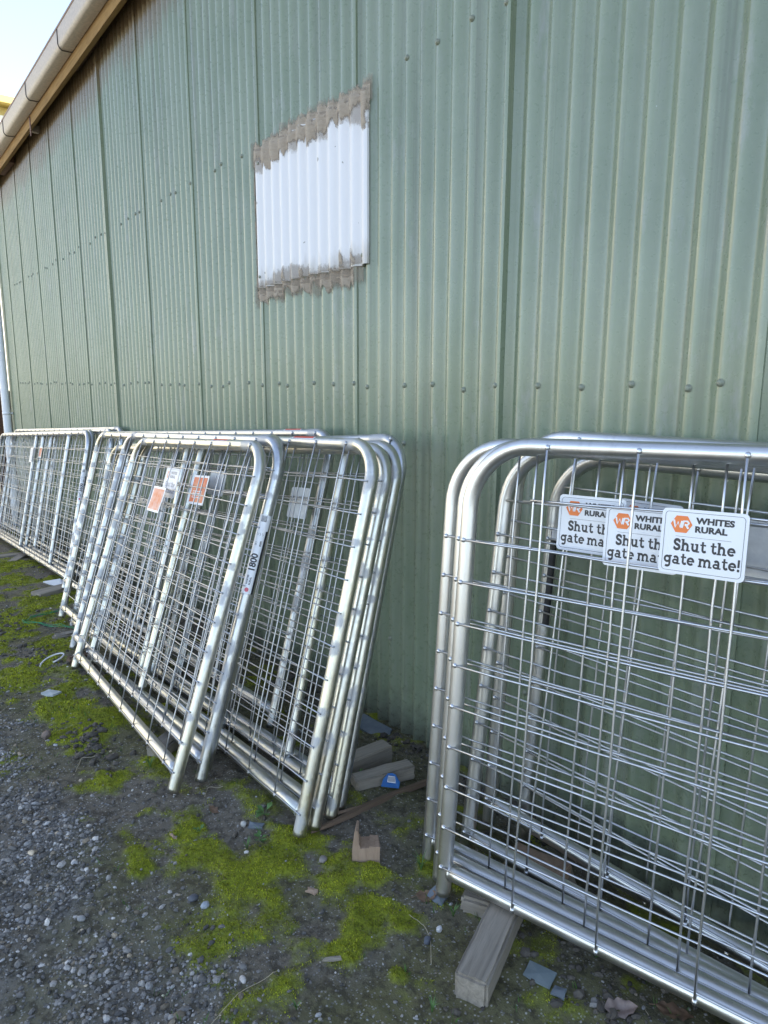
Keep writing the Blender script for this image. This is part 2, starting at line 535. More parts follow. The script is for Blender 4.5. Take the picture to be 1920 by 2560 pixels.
for k in range(-1, 11):
    xr = SEAM0 - COVER * k
    for rz in (1.262, 2.312):
        for j in range(5 if k < 3 else (5 if rz < 2 else 4)):
            c = xr - .014 - PITCH * (2 * j + (1 if (k + j) % 5 == 0 else 0))
            if c < XEND + .05: continue
            if rz > 2 and -3.15 < c < -2.1: continue
            screw(sheets[k], c, rz + rnd.uniform(-.012, .012), k)
for k, x, z in ((0, -1.43, 3.0), (1, -2.03, .30), (0, -1.35, .33), (1, -1.98, 1.06), (-1, -.62, .6)):
    xs = SEAM0 - .014 - PITCH * round((SEAM0 - .014 - x) / PITCH)
    screw(sheets[k], xs, z, k)

# white patch with its sealant
PX0, PX1, PZ0, PZ1 = -3.058, -2.180, 1.706, 2.290
X = np.linspace(PX0, PX1, 170)


def patch_y(x): return np.minimum(sheet_y(x, x * 0 + 2.0, 2), sheet_y(x, x * 0 + 2.0, 3)) - .006 - .0035 * np.abs(np.sin(np.pi * (x - SEAM0 + .014) / PITCH))


b = MB(); Y = patch_y(X)
fr = np.stack([np.stack([X, Y, X * 0 + z + .004 * np.sin(X * 9)], -1) for z in np.linspace(PZ0, PZ1, 4)], 1)
b.grid(fr)
edge = lambda A: b.grid(np.stack([A, A + np.array([0, .009, 0])], 0))
edge(fr[-1]); edge(fr[0]); edge(fr[:, 0]); edge(fr[:, -1])
patch = b.build('patch_panel', M_PATCH, shed)
patch['label'] = 'white corrugated patch smeared with brown sealant'


def smear(top, bot, x0, x1, off, name='sealant', nz=14, dens=520, m=None):
    X = np.linspace(x0, x1, int((x1 - x0) * dens) + 8)
    T = np.linspace(0, 1, nz)
    zt = top(X); zb = bot(X)
    ZZ = zb[:, None] + (zt - zb)[:, None] * T[None]
    thick = .0035 * np.sin(np.pi * np.clip(T, .02, .98))[None] ** .5 + .0022 * (vnoise(X[:, None] + 0 * ZZ, ZZ, .012, 8) - .3)
    base = np.where((ZZ > PZ0) & (ZZ < PZ1) & (X[:, None] > PX0) & (X[:, None] < PX1), patch_y(X)[:, None] + 0 * ZZ, np.minimum(sheet_y(X[:, None] + 0 * ZZ, ZZ, 2), sheet_y(X[:, None] + 0 * ZZ, ZZ, 3)))
    # blend over the edge so no gap shows
    YY = base - off - thick
    YY[:, 0] = base[:, 0] + .001; YY[:, -1] = base[:, -1] + .001
    b = MB(); b.grid(np.stack([X[:, None] + 0 * ZZ, YY, ZZ], -1))
    ex = np.minimum(X - x0, x1 - X) + .004
    mm = np.minimum(ZZ - zb[:, None], zt[:, None] - ZZ)
    b.a[0] = np.clip(np.minimum(np.minimum(mm, np.minimum(ex, .02)[:, None] + .010) / .042, 1), 0, 1).ravel()
    return b.build(name, m or M_SEAL, patch, attr='thick')


cell = lambda x, s: hsh(np.floor((x - SEAM0 + .033) / PITCH), np.zeros_like(x), s)
smear(lambda x: PZ1 + .026 + .016 * cell(x, 1) + .014 * vnoise(x, x * 0, .016, 4),
      lambda x: PZ1 - .040 - .06 * cell(x, 2) ** 1.5 - .035 * vnoise(x, x * 0, .014, 5), PX0 - .03, PX1 + .006, .0016)
smear(lambda x: PZ1 + .040 + .025 * cell(x, 41), lambda x: PZ1 - .045 - .07 * cell(x, 42) ** 2, PX0 - .04, PX1 + .012, .0006, name='thin_smear', m=M_THIN)
smear(lambda x: PZ0 + .022 + .06 * cell(x, 43) ** 2, lambda x: PZ0 - .06 - .05 * cell(x, 44), PX0 - .04, PX1 - .03, .0005, name='thin_smear', m=M_THIN)
smear(lambda x: PZ0 + .008 + .004 * vnoise(x, x * 0, .02, 6), lambda x: PZ0 - .03 - .045 * cell(x, 7) - .03 * vnoise(x, x * 0, .015, 9), PX0 - .03, PX1 - .085, .0004)
smear(lambda x: PZ1 + .01 + .0 * x, lambda x: PZ0 - .06 + .02 * vnoise(x, x * 0, .01, 3), PX0 - .032, PX0 + .014 , .0012)
smear(lambda x: PZ1 + .02 + 0 * x, lambda x: PZ1 - .13 - .03 * vnoise(x, x * 0, .01, 13), PX1 - .03, PX1 + .004, .0012)
for xi in range(1, 11, 1):
    x0 = PX0 + .02 + xi * PITCH
    if cell(np.array([x0]), 22)[0] > .35 and x0 < PX1 - .05:
        hgt = .03 + .06 * float(cell(np.array([x0]), 23)[0])
        smear(lambda x, h=hgt, c=x0: PZ0 + .012 + h * (1 - ((x - c) / .021) ** 2) * (.6 + .4 * vnoise(x, x * 0, .009, 33)), lambda x: PZ0 + .001 + 0 * x, x0 - .02, x0 + .02, .0010)
for x, z in ((PX1 - .03, 1.735), (PX1 - .035, 2.25), (PX0 + .035, 1.75), (PX0 + .04, 2.235), (-2.38, 2.27)):
    b = MB(); b.ball((x, float(patch_y(np.array([x]))[0]) - .002, z), .007, 8, (1, .6, 1)); b.build('screw', M_SCREW, patch)


def extrude_x(prof, x0, x1, name, m, parent, closed=True, nseg=2, smooth='auto'):
    P = np.array(prof, float); xs = np.linspace(x0, x1, nseg)
    if closed: P = np.vstack([P, P[:1]])
    V = np.stack([np.column_stack([np.full(len(P), x), P]) for x in xs], 0)
    b = MB(); b.grid(V)
    if closed:
        n = len(P) - 1
        b.add(V[0][:-1], [tuple(range(n))]); b.add(V[-1][:-1], [tuple(range(n))[::-1]])
    return b.build(name, m, parent, smooth=smooth)


XL, XR = -9.95, 6.1
extrude_x([(-.078, 3.418), (-.078, 3.64), (-.124, 3.64), (-.124, 3.404), (-.121, 3.400), (-.084, 3.412)], XL, XR, 'fascia_board', M_FASCIA, shed)
gp = [(-.126, 3.60), (-.126, 3.484), (-.130, 3.478), (-.196, 3.474), (-.208, 3.479), (-.216, 3.490), (-.219, 3.503), (-.219, 3.592), (-.215, 3.592), (-.215, 3.506), (-.204, 3.484), (-.134, 3.484), (-.130, 3.60)]
gutter = extrude_x(gp, XL, XR, 'gutter', M_GUTTER, shed, nseg=40)
lip = [(-.217 + .0085 * math.cos(a), 3.600 + .0085 * math.sin(a)) for a in np.linspace(0, 2 * math.pi, 11)[:-1]]
extrude_x(lip, XL, XR, 'gutter_lip', M_LIP, gutter)
for x in (-4.4, -5.466, -6.53, -7.55, -8.6):
    o = [(y - (.0025 if i > 3 else 0), z - (.0025 if 1 < i < 5 else 0)) for i, (y, z) in enumerate(gp[:8])]
    pts = [(x + .012 * (i > 3), y, z) for i, (y, z) in enumerate(o)]
    b = MB(); b.tube(pts, .0035, 6); b.build('gutter_joint', M_DARK, gutter)
b = MB(); b.box((-6.905, -.1265, 3.395), (.035, .004, .15)); b.build('rusty_strap', M_RUST, shed)
for x0, x1, z0 in ((-5.75, -5.16, 3.475), (-8.75, -8.2, 3.42), (-3.4, -2.9, 3.49)):
    b = MB(); b.box(((x0 + x1) / 2, -.049, z0 + .07), (x1 - x0, .05, .14), bev=.003); b.build('packing_timber', M_RAFTER, shed)
b = MB(); b.box((-7.09, -.047, 3.435), (.045, .058, .055), bev=.002); b.build('rafter_end', M_TIMBER, shed)
for x in (-4.6, -6.2, -8.0, -2.9, -1.3):
    b = MB(); b.box((x, -.049, 3.60), (.045, .05, .09), bev=.002); b.build('rafter_end', M_RAFTER, shed)
# roof, end walls and the far side: what keeps the sun off the yard
RX = np.linspace(XL - .05, XR + .05, 640)
ry = np.array([-.16, 3.5, 7.2]); rz0 = np.array([3.612, 4.45, 3.672])
V = np.stack([np.column_stack([RX, np.full_like(RX, y), z + AMP * np.cos(2 * np.pi * RX / PITCH)]) for y, z in zip(ry, rz0)], 0)
b = MB(); b.grid(V); b.build('roof', M_WALL, shed)
for x in (XEND + .01, XR - .02):
    b = MB(); b.add([(x, .012, -.9), (x, 7.0, -.9), (x, 7.0, 3.66), (x, 3.5, 4.40), (x, .012, 3.66)], [(0, 1, 2, 3, 4)]); b.build('end_wall', M_WALL, shed)
b = MB(); b.add([(XEND, 7.0, -.9), (XR, 7.0, -.9), (XR, 7.0, 3.66), (XEND, 7.0, 3.66)], [(0, 1, 2, 3)]); b.build('back_wall', M_WALL, shed)
# downpipe
b = MB(); b.tube([(-9.60, -.085, z) for z in np.linspace(-.5, 3.35, 12)] + [(-9.60, -.10, 3.42), (-9.60, -.15, 3.474)], .046, 20)
pipe = b.build('downpipe', M_PVC, shed)
for z in (.9, 2.6):
    b = MB(); b.tube([(-9.60, -.085, z - .015), (-9.60, -.085, z + .015)], .0485, 20); b.box((-9.60, -.03, z), (.02, .03, .025)); b.build('pipe_bracket', M_PVC, pipe)

# ------------------------------------------------------------------ things beyond the shed
fence = empty('paling_fence', (-11.7, .6, -.55))
tag(fence, 'dark weathered paling fence beyond the white downpipe at the end of the shed', 'fence')
for i in range(14):
    b = MB(); b.box((0, -1.3 + i * .17, .85), (.02, .155, 1.7 + .03 * (i % 3))); b.build('paling', M_RAFTER, fence, smooth=False)
b = MB(); b.box((-.04, -.2, .4), (.05, 2.6, .09)); b.build('rail', M_RAFTER, fence, smooth=False)
b = MB(); b.box((-.04, -.2, 1.3), (.05, 2.6, .09)); b.build('rail', M_RAFTER, fence, smooth=False)

ware = empty('warehouse', (-17, -6, -1.0))
tag(ware, 'sunlit cream warehouse with a yellow roof edge rising beyond the gutter', 'warehouse')
M_CREAM = speckle('cream_wall', (.80, .75, .62), (.74, .69, .56), 2, .8)
M_YEL = mat('yellow_trim', (.50, .38, .12), .6)
b = MB(); b.box((-5, 0, 3.85), (10, 32, 7.5)); b.build('wall', M_CREAM, ware, smooth=False)
b = MB(); b.box((.06, 0, 7.86), (.3, 32.4, .13)); b.box((-5, 0, 7.73), (9.8, 32.2, .26)); b.build('roof_edge', M_YEL, ware, smooth=False)
M_DOOR = speckle('grey_roller_door', (.30, .31, .32), (.36, .37, .38), 3, .5)
b = MB(); b.box((.02, -9, 2.1), (.08, 4.2, 4.0))
for i in range(19): b.box((.065, -9, .3 + i * .2), (.03, 4.1, .11))
b.build('roller_door', M_DOOR, ware, smooth=False)

# ------------------------------------------------------------------ lettering
def text_polys(s, size, bold=0.0, sx=1.0, space=1.0):
    cu = bpy.data.curves.new('t', 'FONT'); cu.body = s; cu.size = size; cu.offset = bold; cu.space_character = space; cu.resolution_u = 3
    ob = bpy.data.objects.new('t', cu); COL.objects.link(ob)
    dg = bpy.context.evaluated_depsgraph_get(); dg.update()
    me = bpy.data.meshes.new_from_object(ob.evaluated_get(dg))
    v = np.array([q.co[:] for q in me.vertices]); f = [tuple(p.vertices) for p in me.polygons]
    bpy.data.objects.remove(ob); bpy.data.curves.remove(cu); bpy.data.meshes.remove(me)
    v = v[:, :2]; v = v - v.min(0); v[:, 0] *= sx
    return v, f


def arc(cx, cy, rx, ry, a0, a1, n=12):
    return [(cx + rx * math.cos(math.radians(a)), cy + ry * math.sin(math.radians(a))) for a in np.linspace(a0, a1, n)]


W_ = 3.3
def R_(x0, x1, y0, y1): return ('r', x0, x1, y0, y1)
GLY = {
    'S': (11.2, [('s', [(9.0, 10.6)] + arc(5.4, 10.2, 3.4, 2.5, 40, 200, 9) + [(3.4, 7.9), (5.6, 7.0), (8.0, 6.0)] + arc(5.4, 3.9, 3.6, 2.5, 20, -140, 10) + [(1.7, 3.4)], W_), R_(8.4, 10, 9.2, 12.6), R_(.8, 2.3, 1.6, 4.9)]),
    'h': (13.2, [R_(1.2, 4.2, 0, 14), R_(0, 3, 12.3, 14), R_(0, 5.6, 0, 1.8), ('s', [(2.7, 5.6)] + arc(6.0, 5.6, 3.3, 3.1, 165, 0, 10) + [(9.3, 0.0)], 2.9), R_(7.2, 12.6, 0, 1.8)]),
    'u': (13.0, [R_(1.3, 4.2, 4, 10), R_(0, 3, 8.3, 10), ('s', [(2.75, 5.0)] + arc(5.8, 4.6, 3.05, 3.1, 180, 330, 9), 2.9), R_(7.6, 10.5, 0, 10), R_(6.2, 9, 8.3, 10), R_(9, 12.4, 0, 1.8)]),
    't': (9.0, [('s', [(3.6, 13.0), (3.6, 4.0)] + arc(6.0, 4.0, 2.4, 2.6, 180, 300, 7) + [(8.4, 2.2)], 2.8), R_(.3, 8.0, 8.2, 10)]),
    'e': (11.4, [('s', arc(5.6, 5.0, 4.1, 3.6, 0, 318, 22), 2.7), R_(2, 10.9, 4.2, 6.0)]),
    'g': (12.4, [('s', arc(5.2, 5.4, 3.7, 3.2, 0, 360, 22), 2.7), ('s', [(9.0, 10.0), (9.0, 0.0)] + arc(5.6, -.5, 3.4, 2.6, 0, -140, 9), 2.8), R_(8, 11.8, 8.3, 10)]),
    'a': (12.2, [('s', arc(4.7, 3.2, 3.3, 2.0, 0, 360, 18), 2.3), ('s', [(8.2, 0.0), (8.2, 6.4)] + arc(5.2, 6.4, 3.0, 2.5, 0, 150, 8), 2.8), R_(8, 11.6, 0, 1.8)]),
    'm': (20.0, [R_(1.2, 4.2, 0, 10), R_(0, 3, 8.3, 10), R_(0, 5.4, 0, 1.8), ('s', [(2.7, 5.8)] + arc(5.9, 5.8, 3.1, 2.9, 165, 0, 9) + [(9.0, 0.0)], 2.8), R_(7.2, 11.6, 0, 1.8), ('s', [(9.2, 5.8)] + arc(12.6, 5.8, 3.2, 2.9, 165, 0, 9) + [(15.8, 0.0)], 2.8), R_(14, 19.2, 0, 1.8)]),
    '!': (5.4, [('s', [(2.4, 13.6), (2.4, 4.8)], 2.9), ('s', [(2.4, 3.0), (2.4, 0.0)], 3.1)]),
    ' ': (5.0, []),
}


def slab_text(s):
    """slab lettering as flat pieces; returns (verts(n,3) in glyph units with tiny z steps, faces, width)"""
    V = []; F = []; x = 0; n = 0; lay = 0
    for ch in s:
        adv, items = GLY[ch]
        for it in items:
            z = (lay % 7) * .02; lay += 1
            if it[0] == 'r':
                _, x0, x1, y0, y1 = it
                V += [(x + x0, y0, z), (x + x1, y0, z), (x + x1, y1, z), (x + x0, y1, z)]; F.append((n, n + 1, n + 2, n + 3)); n += 4
            else:
                P = np.array(it[1], float); w = it[2] / 2
                T = np.gradient(P, axis=0); T /= np.linalg.norm(T, axis=1)[:, None] + 1e-9
                N = np.column_stack([-T[:, 1], T[:, 0]])
                for p, q in zip(P, N):
                    V += [(x + p[0] - q[0] * w, p[1] - q[1] * w, z), (x + p[0] + q[0] * w, p[1] + q[1] * w, z)]
                for i in range(len(P) - 1): F.append((n + 2 * i, n + 2 * i + 2, n + 2 * i + 3, n + 2 * i + 1))
                n += 2 * len(P)
        x += adv
    return np.array(V, float), F, x


SL1 = slab_text('Shut the'); SL2 = slab_text('gate mate!')
TW = text_polys('WHITES', .0160, .0008, 1.14, 1.03); TR = text_polys('RURAL', .0160, .0008, 1.14, 1.03)


def flat(v2, x0, y0, yoff, sc=1.0):
    """2D layout (x right, y up) to the gate's front side: x along the gate, z up, -y towards the viewer"""
    v2 = np.asarray(v2, float)
    z = v2[:, 2] * sc * .25 if v2.shape[1] > 2 else np.zeros(len(v2))
    return np.column_stack([x0 + v2[:, 0] * sc, yoff - z, y0 + v2[:, 1] * sc])


def round_rect(w, h, r, n=6):
    out = []
    for cx, cy, a0 in ((w - r, h - r, 0), (r, h - r, 90), (r, r, 180), (w - r, r, 270)):
        out += arc(cx, cy, r, r, a0, a0 + 90, n)
    return out


HEX = [(0, 16.5), (10, 33), (31, 33), (41, 16.5), (31, 0), (10, 0)]


def logo(b, x0, y0, s, yo):
    """hexagon; the WR strokes come as a second mesh"""
    P = np.array(HEX) * s
    b.add(flat(P, x0, y0, yo), [tuple(range(6))])


def wr(b, x0, y0, s, yo):
    k = 0
    for path, w in (([(3.5, 23.5), (6, 23.5), (9.5, 10), (14, 20.5), (18, 10), (21.5, 23.0)], 3.4), ([(21.5, 9.5), (24.5, 23.0), (31.5, 23.0), (34.5, 19.5), (31.5, 15.8), (26.5, 15.8)], 3.2), ([(29.0, 15.8), (34.0, 8.8)], 3.4)):
        P = np.array(path, float) * s
        T = np.gradient(P, axis=0); T /= np.linalg.norm(T, axis=1)[:, None]
        N = np.column_stack([-T[:, 1], T[:, 0]]) * w * s / 2 * 1.15
        V = np.stack([P - N, P + N], 1).reshape(-1, 2)
        b.add(flat(V, x0, y0, yo - .00006 * k), [(2 * i, 2 * i + 2, 2 * i + 3, 2 * i + 1) for i in range(len(P) - 1)]); k += 1


def sign(parent, u, v, yo, rot=0.0, faded=False, back=False, size=(.155, .127), ink=True):
    """a sign board hung on the mesh; (u, v) its lower left corner"""
    W, H = size
    pts = np.array(round_rect(W, H, .009))
    n = len(pts); b = MB()
    V = np.vstack([flat(pts, 0, 0, -.0015), flat(pts, 0, 0, .0015)])
    b.add(V, [tuple(range(n)), tuple(range(2 * n - 1, n - 1, -1))] + [(i, n + i, n + (i + 1) % n, (i + 1) % n) for i in range(n)])
    o = b.build('sign', M_GREY if back else M_WHITE, parent, smooth=False)
    o.location = (u, yo, v); o.rotation_euler = (0, -rot, 0)
    if back: o['label'] = 'blank grey back of a sign'; return o
    yf = -.0019
    if faded:
        M1, M2, M3 = M_PALE, M_FADE, M_PALE
    else:
        M1, M2, M3 = M_BLACK, M_ORANGE, M_BLACK
    b = MB(); a1 = np.array(round_rect(W - .012, H - .012, .007)) + .006; a2 = np.array(round_rect(W - .0134, H - .0134, .0065)) + .0067
    V = np.vstack([flat(a1, 0, 0, yf), flat(a2, 0, 0, yf)]); b.add(V, [(i, (i + 1) % n, n + (i + 1) % n, n + i) for i in range(n)])
    b.add(flat([(0, 0), (.10, 0), (.10, .0005), (0, .0005)], .028, .0735, yf), [(0, 1, 2, 3)])
    b.build('border', M3, o, smooth=False)
    kx = W / .155
    b = MB(); logo(b, .017 * kx, .081, .00098 * kx, yf); b.build('logo', M2, o, smooth=False)
    b = MB(); wr(b, .017 * kx, .081, .00098 * kx, yf - .0003); b.build('logo_letters', M_WHITE, o, smooth=False)
    b = MB(); b.add(flat(TW[0] * (kx, 1), .0625 * kx, .100, yf), TW[1]); b.add(flat(TR[0] * (kx, 1), .0625 * kx, .0835, yf), TR[1])
    for (V, F, wd), x0, y0, tw in ((SL1, .0250, .0460, .112), (SL2, .0095, .0190, .138)):
        V = V.copy(); V[:, 0] *= tw / wd / .00165
        b.add(flat(V * (kx, 1, 1), x0 * kx, y0, yf, .00165), F)
    b.build('lettering', M1, o, smooth=False)
    return o


RAD = .0195


def bend(v2, f, rot_t0, s0, r, extra, step=.003):
    """flat layout (s along the post, t across) wrapped on the post; t=0 faces the viewer (-y), t>0 to the right"""
    bm = bmesh.new()
    vs = [bm.verts.new((p[0], p[1], 0)) for p in v2]
    for q in f:
        try: bm.faces.new([vs[i] for i in q])
        except ValueError: pass
    t0, t1 = min(p[1] for p in v2), max(p[1] for p in v2)
    k = math.ceil(t0 / step) * step
    while k < t1:
        bmesh.ops.bisect_plane(bm, geom=bm.verts[:] + bm.edges[:] + bm.faces[:], plane_co=(0, k, 0), plane_no=(0, 1, 0)); k += step
    bm.verts.index_update()
    V = []
    for q in bm.verts:
        a = (q.co.y) / r + rot_t0
        V.append((math.sin(a) * (r + extra), -math.cos(a) * (r + extra), s0 + q.co.x))
    F = [[q.index for q in p.verts] for p in bm.faces]
    bm.free()
    return np.array(V), F


def post_label(parent, u, v0, v1, number, turn=-.15, wide=.047):
    """paper strip stuck round a post, reading upwards"""
    L = v1 - v0; h = wide / 2
    def put(name, m, v2, f, ex, par):
        V, F = bend(np.asarray(v2, float), f, turn, v0, RAD, ex); b = MB(); b.add(V + (u, 0, 0), F); return b.build(name, m, par)
    rect = lambda a, b_, c, d: ([(a, c), (b_, c), (b_, d), (a, d)], [(0, 1, 2, 3)])
    o = put('size_label', M_WHITE, *rect(0, L, -h, h), .0006, parent)
    put('black_band', M_BLACK, *rect(0, L * .80, h * .62, h * .985), .0012, o)
    def words(s, size, s0, t0, bold=0.0, sx=1.0):
        v, f = text_polys(s, size, bold, sx)
        return np.column_stack([s0 + v[:, 0], t0 - v[:, 1]]), f        # up the post; letter tops to the left
    b = MB()
    for s, size, s0, t0, bo, sx in (('WHITES', .0078, .030, -.0040, .0002, 1.1), ('RURAL', .0078, .030, .0052, .0002, 1.1), (number, .030, .078, .0085, .0009, 1.0), ('mm', .0115, .158 , .0095, .0003, 1.0), ("(6')" if number == '1800' else "(12')", .009, .160, -.0035, 0.0, 1.0)):
        v, f = words(s, size, s0 * L / .262, t0, bo, sx)
        V, F = bend(v, f, turn, v0, RAD, .0013); b.add(V + (u, 0, 0), F)
    for i, t in enumerate((-.010, -.002, .006)):
        s0 = .192 * L / .262
        for a in ([(s0, t), (s0 + .003, t + .003), (s0 + .0042, t + .003), (s0 + .0012, t)], [(s0 + .003, t + .003), (s0 + .009, t - .002), (s0 + .0095, t - .001), (s0 + .0042, t + .003)]):
            V, F = bend(np.array(a), [(0, 1, 2, 3)], turn, v0, RAD, .0013 + .0001 * i); b.add(V + (u, 0, 0), F)
    b.build('lettering', M_BLACK, o, smooth=False)
    b = MB()
    s0 = .239 * L / .262
    for i in range(14):
        wd = (.0004, .0009, .0006)[i % 3]
        v, f = rect(s0 + i * .00145, s0 + i * .00145 + wd, -.010, .008)
        V, F = bend(np.array(v), f, turn, v0, RAD, .0013); b.add(V + (u, 0, 0), F)
    b.build('barcode', M_BLACK, o, smooth=False)
    hx = np.array(HEX) * .00038
    hx = np.column_stack([.005 + hx[:, 0], -.008 + hx[:, 1]])
    lg = put('logo', M_PINK, hx, [tuple(range(6))], .0011, o)
    return o


def band(parent, u, v0, v1, t0, t1, m, name, ex=.0007, turn=0):
    V, F = bend(np.array([(0, t0), (v1 - v0, t0), (v1 - v0, t1), (0, t1)]), [(0, 1, 2, 3)], turn, v0, RAD, ex)
    b = MB(); b.add(V + (u, 0, 0), F); return b.build(name, m, parent)


def rail_sticker(parent, u0, u1, v):
    """red and white sticker along the top rail"""
    for nm, m, a, e, x0, x1 in (('sticker', M_WHITE, (25, 105), .0006, u0, u1), ('sticker_print', M_RED, (35, 100), .0012, u0 + .008, u1 - .008)):
        A = np.radians(np.linspace(*a, 9)); r = RAD + e
        V = np.stack([np.column_stack([np.full(9, x), -r * np.cos(A), v + r * np.sin(A)]) for x in np.linspace(x0, x1, 3)], 0)
        b = MB(); b.grid(V)
        if nm == 'sticker': st = b.build(nm, m, parent)
        else: b.build(nm, m, st)


# ------------------------------------------------------------------ gates
HB = .063


def frame_of(p):
    x, y, z, az, lean, tilt = p
    ex = np.array([math.cos(az), math.sin(az), 0]); n = np.array([-math.sin(az), math.cos(az), 0])
    ez = np.array([0, 0, math.cos(lean)]) + n * math.sin(lean)
    a = math.cos(tilt) * ex + math.sin(tilt) * ez; c = -math.sin(tilt) * ex + math.cos(tilt) * ez
    yv = np.cross(c, a)
    return Matrix(((a[0], yv[0], c[0], x), (a[1], yv[1], c[1], y), (a[2], yv[2], c[2], z), (0, 0, 0, 1)))


def gate(pose, W, H, label, group, style='new', braces=(), seed=0, silver=False):
    """style new: satin tube, 200 mm wires welded with blobs; old: zinc tube with painted welds, closer wires"""
    rg = random.Random(seed)
    root = empty('mesh_gate', mat=frame_of(pose))
    tag(root, label, 'gate', group)
    new = style == 'new'
    R = .155 if new else .112
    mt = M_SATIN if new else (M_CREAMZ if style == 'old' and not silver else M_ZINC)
    if new: hv = [.077 + .1025 * i for i in range(9)] + [1.006]; vu = [u for u in np.arange(.2, W - .08, .2)]
    elif style == 'old': hv = [.062 + .0965 * i for i in range(11)]; vu = [u for u in np.arange(.125, W - .05, .173)]
    else: hv = [.075 + .1025 * i for i in range(10)]; vu = [u for u in np.arange(.15, W - .08, .2)]
    # inverted U
    path = [(0, 0, z) for z in np.arange(0, H - R - .001, .012)]
    path += [(R - R * math.cos(a), 0, H - R + R * math.sin(a)) for a in np.linspace(0, math.pi / 2, 12)]
    path += [(u, 0, H) for u in np.linspace(R, W - R, max(4, int((W - 2 * R) / .02)))[1:-1]]
    path += [(W - R + R * math.sin(a), 0, H - R + R * math.cos(a)) for a in np.linspace(0, math.pi / 2, 12)]
    path += [(W, 0, z) for z in np.arange(0, H - R - .001, .012)[::-1]]
    P = np.array(path)
    wl = np.zeros(len(P))
    if not new:
        for v in hv:
            for side in (0, W):
                c = v + rg.uniform(-.02, .02); hh = rg.choice((0.004, .012, .02, .034)) * rg.uniform(.8, 1.2) if side else rg.choice((.008, .02, .032, .045)) * rg.uniform(.8, 1.2)
                k = (np.abs(P[:, 0] - side) < .03)
                wl = np.maximum(wl, k * np.clip(1.15 - np.abs(P[:, 2] - c) / hh * .65, 0, 1))
        for u in (R + .02, W - R - .02):
            wl = np.maximum(wl, (P[:, 2] > H - .01) * np.clip(1.2 - np.abs(P[:, 0] - u) / .05, 0, 1))
    else:
        wl = wl + .12
    b = MB(); b.tube(P, RAD, 20, attr=wl)
    if not new:
        D = (b.v[0] - np.repeat(P, 20, 0)) / RAD
        side = np.where(np.repeat(P[:, 0], 20) > W / 2, -1, 1)
        b.a[0] = b.a[0] * np.clip(.78 + .5 * (D[:, 0] * side * .55 - D[:, 1] * .83), 0, 1)
    fr = b.build('frame', mt, root, attr='weld')
    if new:
        # seam weld left by the tube mill
        pass
    b = MB(); us = np.linspace(RAD * .75, W - RAD * .75, 40); b.tube([(u, 0, HB) for u in us], RAD, 20, attr=us * 0 + .05)
    for u in (RAD, W - RAD): b.tube([(u - .003, 0, HB), (u, 0, HB), (u + .003, 0, HB)], [RAD * 1.0, RAD * 1.12, RAD * 1.0], 16, attr=[.75] * 3 if not new else [.1] * 3)
    b.build('bottom_rail', mt, root, attr='weld')
    for u in braces:
        zz = np.linspace(HB + RAD * .8, H - RAD * .8, 60); wl = zz * 0
        for v in hv: wl = np.maximum(wl, np.clip(1.1 - np.abs(zz - v) / .026 * .6, 0, 1) * (0 if new else rg.uniform(.2, .75)))
        b = MB(); b.tube([(u, 0, z) for z in zz], .0165, 16, attr=wl); b.build('brace', mt, root, attr='weld')
    # wires
    b = MB(); r = .0028 if new else .0023
    for i, v in enumerate(hv):
        inset = 0 if v < H - R - .01 else R - math.sqrt(max(R * R - (v - (H - R)) ** 2, 0))
        top = v > H - R
        u0 = (.17 if new and top else inset - (0 if new else .012)); u1 = W - u0
        us = np.linspace(u0, u1, max(9, int((u1 - u0) / .1)))
        dz = np.array([rg.gauss(0, .0008) for _ in us]); dz[0] *= .3; dz[-1] *= .3
        sag = rg.uniform(-.003, .003)
        pts = [(u, -RAD - .0008 - (.001 if 0 < k < len(us) - 1 else 0) + rg.gauss(0, .0004), v + dz[k] + sag * math.sin(math.pi * (u - u0) / (u1 - u0))) for k, u in enumerate(us)]
        b.tube(pts, r, 6)
        if new and not top:
            for s in (0, -1): b.ball((pts[s][0], pts[s][1], pts[s][2]), .0062, 8, (1.1, .7, 1))
    for u in vu:
        zs = np.linspace(HB - .004, H - .002, 12)
        dx = [rg.gauss(0, .0006) for _ in zs]; bw = rg.gauss(0, .002)
        dx = [d_x + bw * math.sin(math.pi * i / 11) for i, d_x in enumerate(dx)]
        pts = [(u + dx[k], -RAD - (.0012 if k in (0, 11) else .0062), z) for k, z in enumerate(zs)]
        b.tube(pts, r, 6)
        for s in (0, -1): b.ball(pts[s], .006, 8, (1, .7, 1.2))
    b.build('wire_mesh', M_WIRE if new else M_WIRE2, root)
    return root


